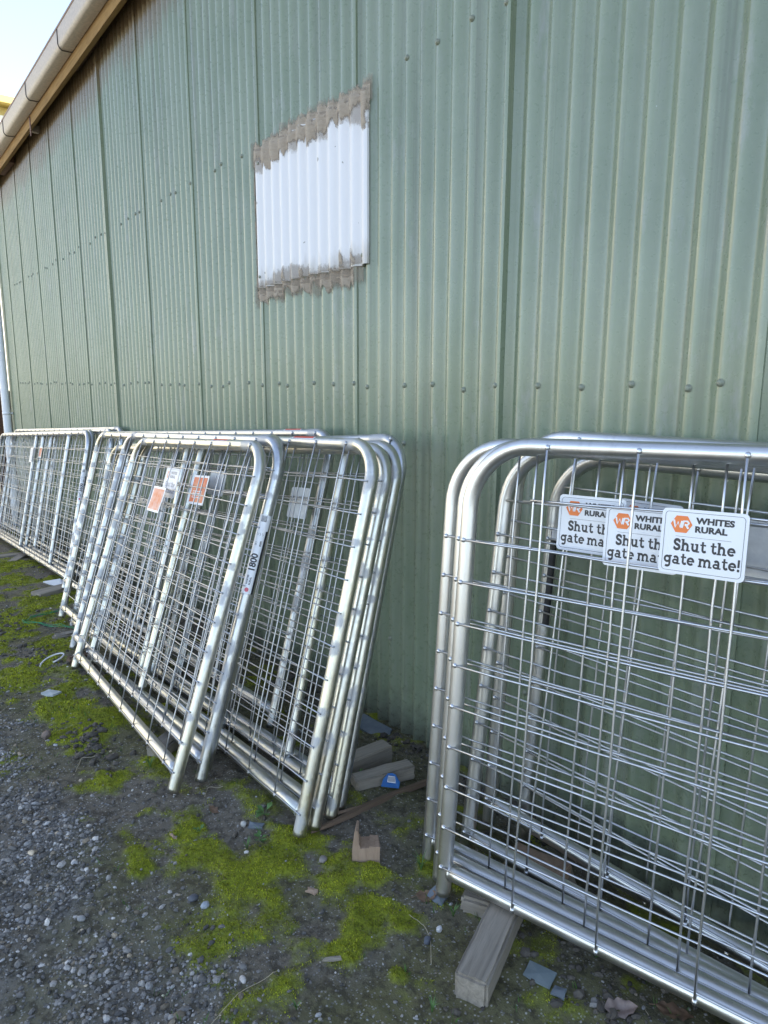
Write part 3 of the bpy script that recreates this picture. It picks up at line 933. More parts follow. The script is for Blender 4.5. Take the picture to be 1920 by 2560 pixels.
GA = 'mesh gates stacked at the near end of the wall'
GB = 'mesh gates in the middle stack'
GC = 'mesh gates in the far stack'
P_ = {
    'G1': (-1.1537, -.5253, .0089, .2400, .1192, .0234), 'G1p': (-1.2116, -.4851, -.0028, .2350, .1114, .0201), 'G0': (-1.2975, -.4486, -.0154, .2200, .1052, .0179),
    'G2': (-1.2408, -.3649, -.0107, .1500, .1454, .0060), 'G3': (-1.2973, -.2179, .0068, .0500, .0726, .0020), 'G4': (-1.2233, -.1568, -.0438, .0250, .0950, .0082),
    'B1': (-3.4231, -.8602, -.0781, -.0506, .3456, .0601), 'B1b': (-3.6756, -.8072, -.0704, -.0214, .3256, .0516), 'B1c': (-3.3905, -.8060, -.0800, .0, .3385, .0720),
    'B2': (-4.4325, -.6978, -.1351, -.0127, .2818, .0506), 'B3': (-4.3080, -.6740, -.1950, -.012, .3050, .0760), 'B4': (-4.3072, -.6100, -.1950, -.008, .2884, .0750),
    'B5': (-4.2083, -.5800, -.2050, -.006, .2870, .0840), 'B6': (-5.1853, -.5143, -.1700, .0, .3051, .0610),
    'C1': (-8.8931, -.5088, -.4137, -.0041, .2286, .0648), 'C2': (-8.98, -.4800, -.4120, -.002, .2380, .0648), 'C2b': (-8.65, -.4300, -.3950, 0, .2300, .0660), 'C3': (-8.8956, -.3312, -.3800, 0, .1957, .0580)}
g = {}
def add(k, W, H, label, group, style, braces=(), seed=1):
    g[k] = gate(P_[k], W, H, label, group, style, braces, seed, k in ('B1b', 'B5', 'B6')); return g[k]


add('G1', 1.2, 1.127, 'silver mesh gate nearest the viewer, its white sign wholly uncovered', GA, 'new', (), 1)
add('G1p', 1.2, 1.13, 'silver mesh gate pressed close behind the one with the uncovered sign', GA, 'new', (), 2)
add('G0', 1.2, 1.138, 'silver mesh gate whose bare left post stands farthest out beside the wood offcut', GA, 'new', (), 3)
add('G2', 1.2, 1.13, 'silver mesh gate whose left post leans just inside the pair of foremost posts', GA, 'new', (), 4)
add('G3', 1.2, 1.13, 'silver mesh gate with a slim post half hidden behind its leaning neighbour', GA, 'new', (), 5)
add('G4', 1.2, 1.127, 'mesh gate with a black label strip on its post, leaning closest to the green wall', GA, 'new', (), 6)
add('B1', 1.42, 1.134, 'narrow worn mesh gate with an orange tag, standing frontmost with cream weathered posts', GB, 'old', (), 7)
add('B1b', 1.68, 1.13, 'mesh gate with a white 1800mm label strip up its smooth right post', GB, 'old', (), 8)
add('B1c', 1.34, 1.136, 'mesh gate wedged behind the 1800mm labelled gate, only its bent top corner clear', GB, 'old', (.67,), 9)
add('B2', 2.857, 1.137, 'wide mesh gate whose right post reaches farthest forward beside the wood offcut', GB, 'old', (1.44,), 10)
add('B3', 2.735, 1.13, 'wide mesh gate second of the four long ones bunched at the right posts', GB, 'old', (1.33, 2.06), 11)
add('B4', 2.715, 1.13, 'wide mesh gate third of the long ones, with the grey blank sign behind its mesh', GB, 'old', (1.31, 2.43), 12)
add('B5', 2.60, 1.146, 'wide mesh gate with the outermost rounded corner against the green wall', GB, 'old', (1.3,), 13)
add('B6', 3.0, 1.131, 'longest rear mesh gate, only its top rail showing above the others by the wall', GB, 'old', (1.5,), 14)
add('C1', 3.6, 1.13, 'long mesh gate with a 3600mm label, foremost of the far stack', GC, 'far', (1.85, 3.02), 15)
add('C2', 3.6, 1.128, 'long mesh gate with its bent corner just behind the 3600mm labelled one', GC, 'far', (2.0,), 16)
add('C2b', 3.6, 1.13, 'long mesh gate third in the far stack, its corner passing behind the middle stack', GC, 'far', (1.8,), 17)
add('C3', 3.9, 1.13, 'long mesh gate tallest against the wall beside the white downpipe', GC, 'far', (1.95,), 18)

YS = -RAD - .013
sign(g['G1'], .462, .8905, YS)
sign(g['G1p'], .375, .888, YS - .0, -.0)
sign(g['G0'], .318, .908, YS)
sign(g['G2'], .292, .884, -.001, .0)
sign(g['G3'], .338, .873, YS)
sign(g['G4'], .450, .905, YS, back=True)
band(g['G4'], 0, .655, .93, -.006, .014, M_BLACK, 'size_label', .0007, .75)
lab4 = band(g['G4'], 0, .895, .93, -.004, .010, M_WHITE, 'barcode_patch', .0012, .75)
post_label(g['B1b'], 1.68, .617, .879, '1800', turn=.95)
post_label(g['C1'], 3.6, .63, .858, '3600', turn=1.15)
post_label(g['C2'], 3.6, .63, .858, '3600', turn=1.2)
post_label(g['B3'], 2.06, .77, .93, '1800', turn=.9)
for k, a, c_ in (('B1', .978, 1.127), ('B2', 2.38, 2.525), ('B3', 2.26, 2.409), ('B6', 2.638, 2.778)):
    rail_sticker(g[k], a, c_, {'B1': 1.134, 'B2': 1.137, 'B3': 1.13, 'B6': 1.131}[k])
# faded signs and tags on the middle stack
sign(g['B1b'], .752, .862, YS + .006, 0, faded=True, size=(.155, .127))


def tagboard(parent, u, v, yo, w, h, m, name, shear=0.0, curl=.0, rot=0):
    n = 8
    def lay(inx, iny, ex):
        T = np.linspace(0, 1, n)
        V = np.zeros((n, 2, 3))
        for i, t in enumerate(T):
            z = iny + (h - 2 * iny) * t
            V[i, 0] = (inx + shear * (1 - z / h) + curl * math.sin(z / h * 3), -ex - curl * .6 * math.cos(z / h * 2.6), z); V[i, 1] = (w - inx + shear * (1 - z / h) + curl * math.sin(z / h * 3), -ex - curl * .6 * math.cos(z / h * 2.6), z)
        return V
    b = MB(); A = lay(0, 0, .0008); B_ = lay(0, 0, -.0008)
    b.grid(A); b.grid(B_)
    for s in (0, 1): b.grid(np.stack([A[:, s], B_[:, s]], 1))
    for s in (0, -1): b.grid(np.stack([A[s], B_[s]], 0))
    o = b.build(name, M_WHITE, parent, smooth=False); o.location = (u, yo, v); o.rotation_euler = (0, -rot, 0)
    b = MB(); b.grid(lay(.009, .009, .0013)); b.build('print', m, o, smooth=False)
    for k in range(4):
        b = MB(); zz = h * (.22 + .07 * k)
        for i in range(5):
            x = w * (.2 + .12 * i); V = lay(.01, .01, .0017)
            xs = shear * (1 - zz / h) + curl * math.sin(zz / h * 3); y = -.0017 - curl * .6 * math.cos(zz / h * 2.6)
            b.add([(x + xs, y, zz), (x + xs + w * .09, y, zz), (x + xs + w * .09, y, zz + .004), (x + xs, y, zz + .004)], [(0, 1, 2, 3)])
        b.build('faint_line', M_FADE if m is M_FADE else M_WHITE, o, smooth=False)
    return o


M_ORG2 = speckle('sun_bleached_red', (.72, .13, .04), (.78, .36, .2), 16, .5)
tagboard(g['B1'], .512, .826, YS, .15, .108, M_FADE, 'tag', .006, .006)
tagboard(g['B1c'], .72, .86, YS + .006, .145, .12, M_ORG2, 'sign_board', .0, 0)
tagboard(g['B2'], 1.60, .855, YS + .006, .15, .115, M_ORG2, 'sign_board', 0, 0)
sign(g['B2'], 1.75, .905, -.004, back=True, size=(.15, .1))
sign(g['B4'], 2.07, .865, .028, back=True, size=(.135, .115))
tagboard(g['C1'], 1.83, .865, YS, .11, .13, M_GREY, 'tag', 0, 0)
tagboard(g['C2'], 2.05, .90, YS, .13, .1, M_FADE, 'tag', 0, 0)


# ------------------------------------------------------------------ timber, rubbish and stones
def rough_block(name, c, size, yaw, label, m, cat='timber', pitch=0, bev=.004, lift=None, jag=.0008, group=None):
    """sawn piece: bevelled, subdivided and slightly uneven"""
    L, Wd, H = size
    bm = bmesh.new(); bmesh.ops.create_cube(bm, size=1)
    for q in bm.verts: q.co = Vector((q.co.x * L, q.co.y * Wd, q.co.z * H))
    bmesh.ops.bevel(bm, geom=bm.edges[:], offset=bev, segments=2, affect='EDGES')
    bmesh.ops.subdivide_edges(bm, edges=[e for e in bm.edges if e.calc_length() > .03], cuts=4, use_grid_fill=True)
    rg = random.Random(int(c[0] * 1000))
    for q in bm.verts: q.co += Vector((rg.gauss(0, jag), rg.gauss(0, jag), rg.gauss(0, jag)))
    me = bpy.data.meshes.new(name); bm.to_mesh(me); bm.free(); me.materials.append(m)
    me.polygons.foreach_set('use_smooth', [True] * len(me.polygons)); me.set_sharp_from_angle(angle=math.radians(32))
    o = bpy.data.objects.new(name, me); COL.objects.link(o)
    z = (G1h(c[0], c[1]) + H / 2 - .006) if lift is None else lift
    o.location = (c[0], c[1], z); o.rotation_euler = (0, pitch, yaw)
    tag(o, label, cat, group); return o


ya = math.atan2(.9, -.44)
d_ = np.array([math.cos(ya), math.sin(ya)])
c0 = np.array([-.903, -.668]) + d_ * .135
rough_block('timber_bearer', (c0[0], c0[1]), (.29, .074, .066), ya, 'grey weathered timber bearer poking out from under the nearest gate', M_TIMBER, bev=.006, lift=.012)
rough_block('timber_block', (-1.085, -.465), (.08, .07, .05), .5, 'mossy stub of timber beneath the lower rail by the nearest post', M_TIMBER, bev=.008, lift=.003)
rough_block('timber_block', (-1.10, -.235), (.16, .10, .05), .3, 'pale wood block under the gate closest to the wall', M_TIMBER2, bev=.004)
rough_block('timber_block', (-1.05, -.205), (.13, .09, .045), -.7, 'dark grey wood block propped beside the pale one under the rear gate', M_TIMBER, bev=.004)
rough_block('timber_bearer', (-1.79, -.37), (.31, .062, .065), math.pi / 2 + .03, 'thick grey timber bearer behind the thinner one beside the blue tag', M_TIMBER, bev=.004, lift=.008)
rough_block('timber_bearer', (-1.672, -.325), (.21, .056, .048), 1.39, 'shorter grey timber bearer with the blue tag lying against its side', M_TIMBER, bev=.004, lift=.008)
rough_block('timber_block', (-2.33, -.80), (.16, .075, .05), 2.2, 'mossy wood block under the rail of the narrow orange tagged gate', M_TIMBER, bev=.006)
rough_block('timber_plank', (-5.24, -.58), (.25, .13, .04), 1.9, 'grey plank end lying near crumpled paper under the far gates', M_TIMBER, bev=.004)
rough_block('timber_plank', (-4.05, -.745), (.16, .05, .035), 1.7, 'split grey stake end lying between the green twine and the white plastic strip', M_TIMBER, bev=.006, jag=.003)
rough_block('timber_plank', (-6.95, -.50), (.36, .08, .03), 2.6, 'thin grey board sliding under the far stack beside the bare soil', M_TIMBER, bev=.004)
rough_block('timber_plank', (-3.50, -.80), (.14, .06, .03), 1.6, 'small brown wood end beside the white plastic strip', M_BARK, bev=.006, jag=.003)
rough_block('timber_bearer', (-7.2, -.40), (.5, .09, .06), 1.6, 'hidden bearer carrying the long gates of the far stack', M_TIMBER, lift=float(gz(-7.2)) - .02)

# notched offcut: standing block with a thin upright sliver left of the notch
of = empty('wood_offcut', (-1.405, -.585, G1h(-1.40, -.57) - .004)); of.rotation_euler = (0, 0, .95); of.scale = (.88, .88, .95)
tag(of, 'pinkish notched wood offcut standing on the moss between two stacks', 'offcut')
b = MB()
prof = [(-.042, 0), (.042, 0), (.043, .050), (.040, .0515), (.030, .050), (.012, .053), (.011, .047), (-.018, .046), (-.019, .055), (-.022, .057), (-.022, .10), (-.030, .103), (-.040, .058), (-.043, .03)]
n = len(prof)
dep = [-.030, -.010, .012, .032]
V = [(x * (1 - .02 * k) + .001 * math.sin(7 * k + i), d, z * (1, .99, .97, .95)[k]) for k, d in enumerate(dep) for i, (x, z) in enumerate(prof)]
b.add(V, [(k * n + i, k * n + (i + 1) % n, (k + 1) * n + (i + 1) % n, (k + 1) * n + i) for k in range(3) for i in range(n)] + [tuple(range(n))[::-1], tuple(3 * n + i for i in range(n))])
b.build('block', M_TIMBER2, of, smooth=False)
# split stick
b = MB()
A = np.array([-1.570, -.66, G1h(-1.57, -.66) + .011]); B2 = np.array([-1.592, -.165, G1h(-1.59, -.165) + .035])
pp = [A + (B2 - A) * t + np.array([.002 * math.sin(t * 9), 0, .004 * math.sin(t * 3)]) for t in np.linspace(0, 1, 9)]
b.tube(pp, [.003, .008, .011, .012, .0125, .012, .012, .011, .006], 5)
b.tube([pp[3] + (-.006, 0, .004), (-1.592, -.56, pp[1][2] + .010), (-1.612, -.60, pp[0][2] + .010)], [.007, .006, .003], 4)
tag(b.build('split_stick', M_BARK, None, smooth=False), 'long split brown stick lying from the wall to the foot of the middle stack', 'stick')

# blue tag
tagm = empty('blue_tag', (-1.618, -.336, .022)); tagm.rotation_euler = (.62, .1, .95); tagm.scale = (.9, .9, .9)
tag(tagm, 'crumpled bright blue plastic tag with a barcode lying against the short bearer', 'tag')
M_BLUE = speckle('blue_plastic', (.015, .10, .30), (.02, .13, .36), 40, .3)
ol = np.array([(-.033, -.022), (.030, -.026), (.034, -.004), (.018, .022), (.006, .028), (-.010, .028), (-.026, .006)])
b = MB(); n = len(ol)
zz = .004 * np.sin(ol[:, 0] * 80)
V = np.vstack([np.column_stack([ol, zz]), np.column_stack([ol, zz - .0015])])
b.add(V, [tuple(range(n)), tuple(range(2 * n - 1, n - 1, -1))] + [(i, n + i, n + (i + 1) % n, (i + 1) % n) for i in range(n)])
b.build('body', M_BLUE, tagm, smooth=False)
b = MB(); b.add([(-.012, -.008, .0055), (.018, -.010, .0055), (.015, .014, .0055), (-.009, .016, .0055)], [(0, 1, 2, 3)]); bl = b.build('barcode', M_WHITE, tagm, smooth=False)
b = MB()
for i in range(6):
    x = -.008 + i * .004; b.add([(x, -.006, .0062), (x + .002, -.006, .0062), (x + .0012, .012, .0062), (x - .0008, .012, .0062)], [(0, 1, 2, 3)])
b.build('bars', M_BLACK, bl, smooth=False)


def chip(name, c, outline, m, label, cat, thick=.004, yaw=0, tilt=(0, 0), wob=.002):
    o2 = np.array(outline, float); n = len(o2); rg = random.Random(int(abs(c[0]) * 999))
    z = np.array([rg.uniform(-wob, wob) for _ in range(n)])
    b = MB(); cen = [[0, 0, thick / 2 + wob]]
    top = np.column_stack([o2, z + thick / 2]); bot = np.column_stack([o2 * 1.02, z - thick / 2])
    b.add(np.vstack([top, bot, cen]), [(i, (i + 1) % n, 2 * n) for i in range(n)] + [tuple(range(2 * n - 1, n - 1, -1))] + [(i, n + i, n + (i + 1) % n, (i + 1) % n) for i in range(n)])
    o = b.build(name, m, None, smooth=False)
    o.location = (c[0], c[1], G1h(c[0], c[1]) + thick / 2 + .0035); o.rotation_euler = (tilt[0], tilt[1], yaw)
    tag(o, label, cat); return o


def quad(w, h, k=.1, seed=0):
    rg = random.Random(seed); out = []
    for x, y in ((-.5, -.5), (0, -.5), (.5, -.5), (.5, 0), (.5, .5), (0, .5), (-.5, .5), (-.5, 0)):
        out.append((w * (x + rg.uniform(-k, k)), h * (y + rg.uniform(-k, k))))
    return out


chip('plastic_shard', (-.852, -.514), quad(.062, .045, .05, 2), M_GLASSY, 'blue grey plastic shard on the dirt right of the nearest bearer', 'shard', .003, .3, (.05, 0))
chip('slate_chip', (-.795, -.516), quad(.028, .026, .06, 3), M_SLATE, 'small dark slate chip just beyond the blue grey plastic shard', 'slate chip', .004, .4)
chip('slate_chip', (-1.705, -.767), quad(.042, .022, .04, 5), M_SLATE, 'dark oblong slate chip beside a pale pebble in the grass', 'slate chip', .005, .8, (.25, 0))
chip('slate_chip', (-3.11, -1.03), quad(.07, .045, .06, 6), speckle('pale_slate', (.33, .37, .37), (.42, .45, .44), 40), 'pale grey chip lying on the moss left of the narrow gate', 'slate chip', .008, .6)
chip('slate_chip', (-1.165, -.53), quad(.045, .03, .12, 7), M_SLATE, 'dark slate flake leaning by the foot of the nearest post', 'slate chip', .006, .2, (.4, .2))
chip('slate_chip', (-2.05, -.09), quad(.12, .07, .15, 8), M_SLATE, 'dark curved flake lying against the wall foot behind the timbers', 'slate chip', .01, .4, (.3, .2))
M_LEAF = speckle('dry_leaf', (.20, .12, .07), (.13, .08, .05), 60, .7)
M_LEAF2 = speckle('pale_dry_leaf', (.26, .20, .165), (.17, .12, .10), 50, .7)
def leaf(c, L, Wd, m, label, yaw, seed, curl=.35):
    """one dead leaf: pointed outline, midrib fold, curled and crinkled"""
    r = np.random.default_rng(seed); n, k = 15, 9
    u = np.linspace(0, 1, n)[:, None]; v = np.linspace(-1, 1, k)[None]
    half = Wd / 2 * np.sin(np.pi * u ** .8) ** .75 * (1 + .16 * np.sin(u * 21 + seed) * np.abs(v))
    x = (u - .5) * L + 0 * v; y = half * v
    z = .25 * np.abs(y) + curl * L * (u - .5) ** 2 + (fbm(x + seed, y, .012, seed, 3) - .5) * .012
    V = np.stack([x, y, z], -1)
    b = MB(); b.grid(V); b.tube([(-L * .5 - .012, 0, .004), (-L * .5, 0, curl * L * .25)], .0009, 4)
    o = b.build('dry_leaf', m, None); o.location = (c[0], c[1], G1h(c[0], c[1]) + .003); o.rotation_euler = (r.uniform(-.2, .2), r.uniform(-.2, .2), yaw)
    tag(o, label, 'leaf')


leaf((-1.185, -.553), .055, .036, M_LEAF, 'brown curled leaf at the foot of the nearest post', 1.0, 9, .6)
leaf((-.695, -.44), .07, .042, M_LEAF2, 'crumpled pale leaf on the dirt below the nearest gate rail', .9, 10, .5)
leaf((-.62, -.365), .075, .045, M_LEAF, 'reddish dead leaf close to the lowest edge of the nearest gate', .5, 11, .4)
leaf((-1.86, -.83), .04, .026, M_LEAF, 'small dark leaf on the bare soil between gravel and middle stack', .2, 12, .5)
chip('wood_chip', (-1.80, -.98), quad(.028, .009, .1, 13), M_TIMBER2, 'tiny pale wood chip on the soil near the gravel', 'wood chip', .003, .1)
chip('wood_chip', (-1.375, -.775), quad(.028, .016, .15, 14), M_TIMBER2, 'pinkish wood chip on the bright moss patch', 'wood chip', .004, .5)
chip('wood_chip', (-1.16, -.855), quad(.035, .008, .15, 15), M_TIMBER, 'grey splinter at the edge of the moss and gravel', 'wood chip', .004, 1.1)
M_PAPER = mat('white_paper', (.62, .61, .60), .7)
chip('crumpled_paper', (-5.53, -.465), quad(.22, .12, .15, 16), M_PAPER, 'crumpled white paper beside the plank under the far gates', 'paper', .01, .4, (.1, .1), .025)
# white plastic strip in a loop
b = MB(); t_ = np.linspace(0, 1, 20)
cx, cy = -3.60, -.93
b.tube([(cx + .05 * math.cos(6 * t) * (1 - .3 * t) + .10 * t * t, cy + .06 * math.sin(6 * t), G1h(cx, cy) + .012 + .016 * math.sin(t * 5)) for t in t_], .0042, 5)
tag(b.build('plastic_strip', M_PAPER, None), 'looped white plastic strip on the moss at the foot of the narrow gate', 'plastic strip')
# green twine
M_TWINE = mat('green_twine', (.03, .24, .09), .5)
b = MB()
for off, s in ((0, 1), (.012, 2), (-.01, 3)):
    P4 = [(-4.66 + .05 * off, -.64), (-4.63, -.74), (-4.60, -.84 + off), (-4.51, -.90), (-4.46, -.885 + off), (-4.40, -.82), (-4.30, -.75 - off), (-4.18, -.67)]
    tt = np.linspace(0, 7, 40); xs = np.interp(tt, range(8), [p[0] for p in P4]); ys = np.interp(tt, range(8), [p[1] for p in P4])
    b.tube([(x + off * .6, y, G1h(x, y) + .012 + .006 * math.sin(i * .7 + s)) for i, (x, y) in enumerate(zip(xs, ys))], .0017, 5)
tag(b.build('green_twine', M_TWINE, None), 'tangle of green baling twine trailing from under the middle stack', 'twine')

# pebbles: one template set, many stones
ICO = []
for sd_ in range(10):
    bm = bmesh.new(); bmesh.ops.create_icosphere(bm, subdivisions=2 if sd_ < 4 else 1, radius=1); bm.verts.index_update()
    V = np.array([q.co[:] for q in bm.verts]); F = np.array([[q.index for q in p.verts] for p in bm.faces]); bm.free()
    r2 = np.random.default_rng(sd_)
    for _ in range(5):
        d = r2.normal(size=3); d /= np.linalg.norm(d); h = r2.uniform(.55, .85)
        k = V @ d; V = V - np.outer(np.maximum(k - h, 0) * .8, d)
    V *= 1 + .05 * r2.normal(size=(len(V), 1))
    ICO.append((V, F))


def stones(name, X, Y, S, cols, label, cat, templ, sink=.5, facet=True):
    N = len(X); Z = gh(X, Y)
    vs = []; fs = []; cs = []; n = 0
    for t in templ:
        idx = np.where((np.arange(N) % len(templ)) == templ.index(t))[0]
        if not len(idx): continue
        V, F = ICO[t]; k = len(idx)
        ang = rng.uniform(0, 2 * np.pi, k); sc = np.column_stack([rng.uniform(.8, 1.35, k), rng.uniform(.65, 1.0, k), rng.uniform(.42, .75, k)]) * S[idx][:, None]
        L = V[None] * sc[:, None]
        tl = rng.normal(0, .25, k)
        y2 = L[..., 1] * np.cos(tl)[:, None] - L[..., 2] * np.sin(tl)[:, None]; z2 = L[..., 1] * np.sin(tl)[:, None] + L[..., 2] * np.cos(tl)[:, None]
        c, s = np.cos(ang)[:, None], np.sin(ang)[:, None]
        A = np.stack([L[..., 0] * c - y2 * s + X[idx][:, None], L[..., 0] * s + y2 * c + Y[idx][:, None], z2 + (Z[idx] + sc[:, 2] * (1 - sink * 1.2))[:, None]], -1)
        vs.append(A.reshape(-1, 3)); fs.append((F[None] + (np.arange(k) * len(V))[:, None, None] + n).reshape(-1, 3)); cs.append(np.repeat(cols[idx], len(V), 0)); n += k * len(V)
    V = np.concatenate(vs); F = np.concatenate(fs); Cc = np.concatenate(cs)
    me = bpy.data.meshes.new(name)
    me.vertices.add(len(V)); me.vertices.foreach_set('co', V.ravel())
    me.loops.add(F.size); me.loops.foreach_set('vertex_index', F.ravel().astype(np.int32))
    me.polygons.add(len(F)); me.polygons.foreach_set('loop_start', np.arange(0, F.size, 3, dtype=np.int32)); me.polygons.foreach_set('use_smooth', [not facet] * len(F))
    me.update(calc_edges=True)
    a = me.attributes.new('tint', 'FLOAT_COLOR', 'POINT'); a.data.foreach_set('color', np.column_stack([Cc, np.ones(len(Cc))]).ravel())
    me.materials.append(M_STONE)
    o = bpy.data.objects.new(name, me); COL.objects.link(o); tag(o, label, cat, kind='stuff'); return o


M_STONE = mat('pebble', (.2, .2, .2), .75, 0, .3)
_n = NT(M_STONE); _f = _n.noise(_n.coord(), 220, 4, .6)
_n.base(_n.mix(_n.ramp(_f, [(.35, 0.0), (.8, .45)]), _n.attr('tint').outputs['Color'], (.06, .06, .06))); _n.bump(_f, .3, .001)


def stone_cols(N):
    v = np.clip(rng.lognormal(-1.70, .50, N), .06, .65)
    c = np.column_stack([v * 1.07, v, v * .91])
    t = rng.random(N)
    tan = (t < .10)[:, None]; c = np.where(tan, np.column_stack([v * 1.25, v * 1.02, v * .72]), c)
    wh = (t > .94)[:, None]; c = np.where(wh, np.column_stack([v * 0 + .5, v * 0 + .49, v * 0 + .47]) * rng.uniform(.6, 1.1, (N, 1)), c)
    return np.clip(c, .02, .7)


def scatter(n, x0, x1, y0, y1, prob):
    X = rng.uniform(x0, x1, n); Y = rng.uniform(y0, y1, n)
    k = rng.random(n) < prob(X, Y); return X[k], Y[k]


clump = lambda X, Y: .25 + .9 * sstep(.40, .62, fbm(X, Y, .16, 61, 3))
X1, Y1 = scatter(90000, -3.6, -.7, -1.95, -.9, lambda X, Y: gravel_w(X, Y) * clump(X, Y))
S1 = np.clip(rng.lognormal(-5.65, .48, len(X1)), .0016, .012)
stones('gravel', X1, Y1, S1, stone_cols(len(X1)), 'loose grey and white pebbles spread over the yard', 'gravel', [4, 5, 6, 7, 8, 9])
X2, Y2 = scatter(17000, -7.5, -.3, -1.35, -.03, lambda X, Y: (.25 + .6 * sstep(-.7, -1.2, Y)) * (1 - .7 * moss_w(X, Y)))
S2 = np.clip(rng.lognormal(-5.75, .5, len(X2)), .0015, .011)
stones('pebbles', X2, Y2, S2, stone_cols(len(X2)), 'scattered small pebbles and grit on soil and moss', 'pebbles', [4, 5, 6, 7, 8, 9])
X3, Y3 = scatter(700, -3.2, -.8, -1.7, -1.0, lambda X, Y: gravel_w(X, Y) * .75)
S3 = rng.uniform(.006, .0115, len(X3))
stones('larger_gravel', X3, Y3, S3, stone_cols(len(X3)), 'larger rounded stones among the gravel of the yard', 'gravel', [0, 1, 2, 3], .5, False)


def rock(c, s, col, label, t=0):
    V, F = ICO[t]; b = MB(); s = [q_ * .68 for q_ in s]; b.add(V * np.array(s), [tuple(q) for q in F])
    o = b.build('rock', speckle('rock_' + str(t), col, tuple(x * .7 for x in col), 90, .85, 5, .002), None)
    o.location = (c[0], c[1], G1h(c[0], c[1]) + s[2] * .55); o.rotation_euler = (0, 0, c[0] * 7)
    tag(o, label, 'rock')


rock((-1.457, -.69), (.022, .018, .015), (.26, .23, .20), 'round brown rock on the bright moss left of the wood offcut', 0)
rock((-1.738, -.79), (.016, .014, .014), (.50, .48, .43), 'pale cream pebble touching the oblong slate chip', 1)
rock((-1.085, -.60), (.015, .012, .012), (.58, .58, .58), 'white triangular stone near the end of the nearest bearer', 2)
rock((-1.08, -.64), (.018, .014, .012), (.10, .11, .13), 'dark blue stone beside the white triangular one', 3)
rock((-1.53, -1.03), (.022, .017, .015), (.11, .115, .13), 'dark grey stone paired with a lighter one near the gravel edge', 0)
rock((-1.49, -1.015), (.018, .016, .014), (.36, .39, .42), 'light blue grey stone paired with the dark one at the gravel edge', 1)
rock((-2.72, -1.13), (.04, .03, .028), (.20, .15, .12), 'reddish brown rock near the heap of dark soil', 2)

# dark soil clods and the small litter
X4, Y4 = scatter(2600, -7, -.4, -1.25, -.02, lambda X, Y: sstep(.50, .66, fbm(X, Y, .22, 15, 3)) * (1 - moss_w(X, Y)))
Xd = np.concatenate([rng.normal(-2.55, .10, 160), rng.normal(-3.75, .14, 120), rng.normal(-4.55, .2, 100), rng.normal(-.72, .10, 120)]); Yd = np.concatenate([rng.normal(-1.02, .035, 160), rng.normal(-.93, .05, 120), rng.normal(-.98, .08, 100), rng.normal(-.46, .05, 120)])
Xd = np.concatenate([Xd, rng.uniform(-2.9, -1.2, 420)]); Yd = np.concatenate([Yd, -.03 - np.abs(rng.normal(0, .05, 420))])
X4 = np.concatenate([X4, Xd]); Y4 = np.concatenate([Y4, Yd])
S4 = np.clip(rng.lognormal(-5.0, .5, len(X4)), .003, .022)
cc = np.column_stack([np.full(len(X4), .085), np.full(len(X4), .072), np.full(len(X4), .055)]) * rng.uniform(.6, 1.5, (len(X4), 1))
stones('soil_clods', X4, Y4, S4, cc, 'dark crumbs and clods of soil lying on the ground', 'soil', [4, 5, 6, 7])


def blades(name, X, Y, hgt, wid, cols, label, cat, mname, lean=.6, per=3):
    N = len(X) * per
    X = np.repeat(X, per) + rng.normal(0, .003, N); Y = np.repeat(Y, per) + rng.normal(0, .003, N); Z = gh(X, Y) - .001
    a = rng.uniform(0, 2 * np.pi, N); h = rng.uniform(.5, 1.2, N) * hgt; wv = rng.uniform(.6, 1.3, N) * wid
    ln = rng.uniform(.1, lean, N) * h; dr = rng.uniform(0, 2 * np.pi, N)
    p0 = np.stack([X - np.cos(a) * wv, Y - np.sin(a) * wv, Z], -1); p1 = np.stack([X + np.cos(a) * wv, Y + np.sin(a) * wv, Z], -1)
    m0 = np.stack([X + np.cos(dr) * ln * .4, Y + np.sin(dr) * ln * .4, Z + h * .6], -1)
    tp = np.stack([X + np.cos(dr) * ln, Y + np.sin(dr) * ln, Z + h], -1)
    off = np.stack([np.cos(a) * wv * .75, np.sin(a) * wv * .75, a * 0], -1)
    V = np.stack([p0, p1, m0 + off, m0 - off, tp], 1).reshape(-1, 3)
    k = np.arange(N) * 5
    quad_ = np.stack([k, k + 1, k + 2, k + 3], -1); tri = np.stack([k + 3, k + 2, k + 4], -1)
    me = bpy.data.meshes.new(name)
    me.vertices.add(len(V)); me.vertices.foreach_set('co', V.ravel())
    loops = np.concatenate([quad_.ravel(), tri.ravel()]).astype(np.int32)
    me.loops.add(len(loops)); me.loops.foreach_set('vertex_index', loops)
    st = np.concatenate([np.arange(N) * 4, N * 4 + np.arange(N) * 3]).astype(np.int32)
    me.polygons.add(2 * N); me.polygons.foreach_set('loop_start', st)
    me.update(calc_edges=True)
    c = cols(X, Y, N); at = me.attributes.new('tint', 'FLOAT_COLOR', 'POINT'); at.data.foreach_set('color', np.column_stack([np.repeat(c, 5, 0), np.ones(N * 5)]).ravel())
    me.materials.append(attr_material(mname, 'tint', .7))
    o = bpy.data.objects.new(name, me); COL.objects.link(o); tag(o, label, cat, kind='stuff'); return o


def moss_cols(X, Y, N):
    dry = rng.random((N, 1)) < .14
    t = np.clip(fbm(X, Y, .05, 71, 3) * 1.5 - .25 + rng.normal(0, .15, N), 0, 1)[:, None]
    c = np.array([.09, .11, .012]) * (1 - t) + np.array([.46, .48, .03]) * t
    return np.where(dry, np.array([.17, .13, .05]) * rng.uniform(.5, 1.2, (N, 1)), c)


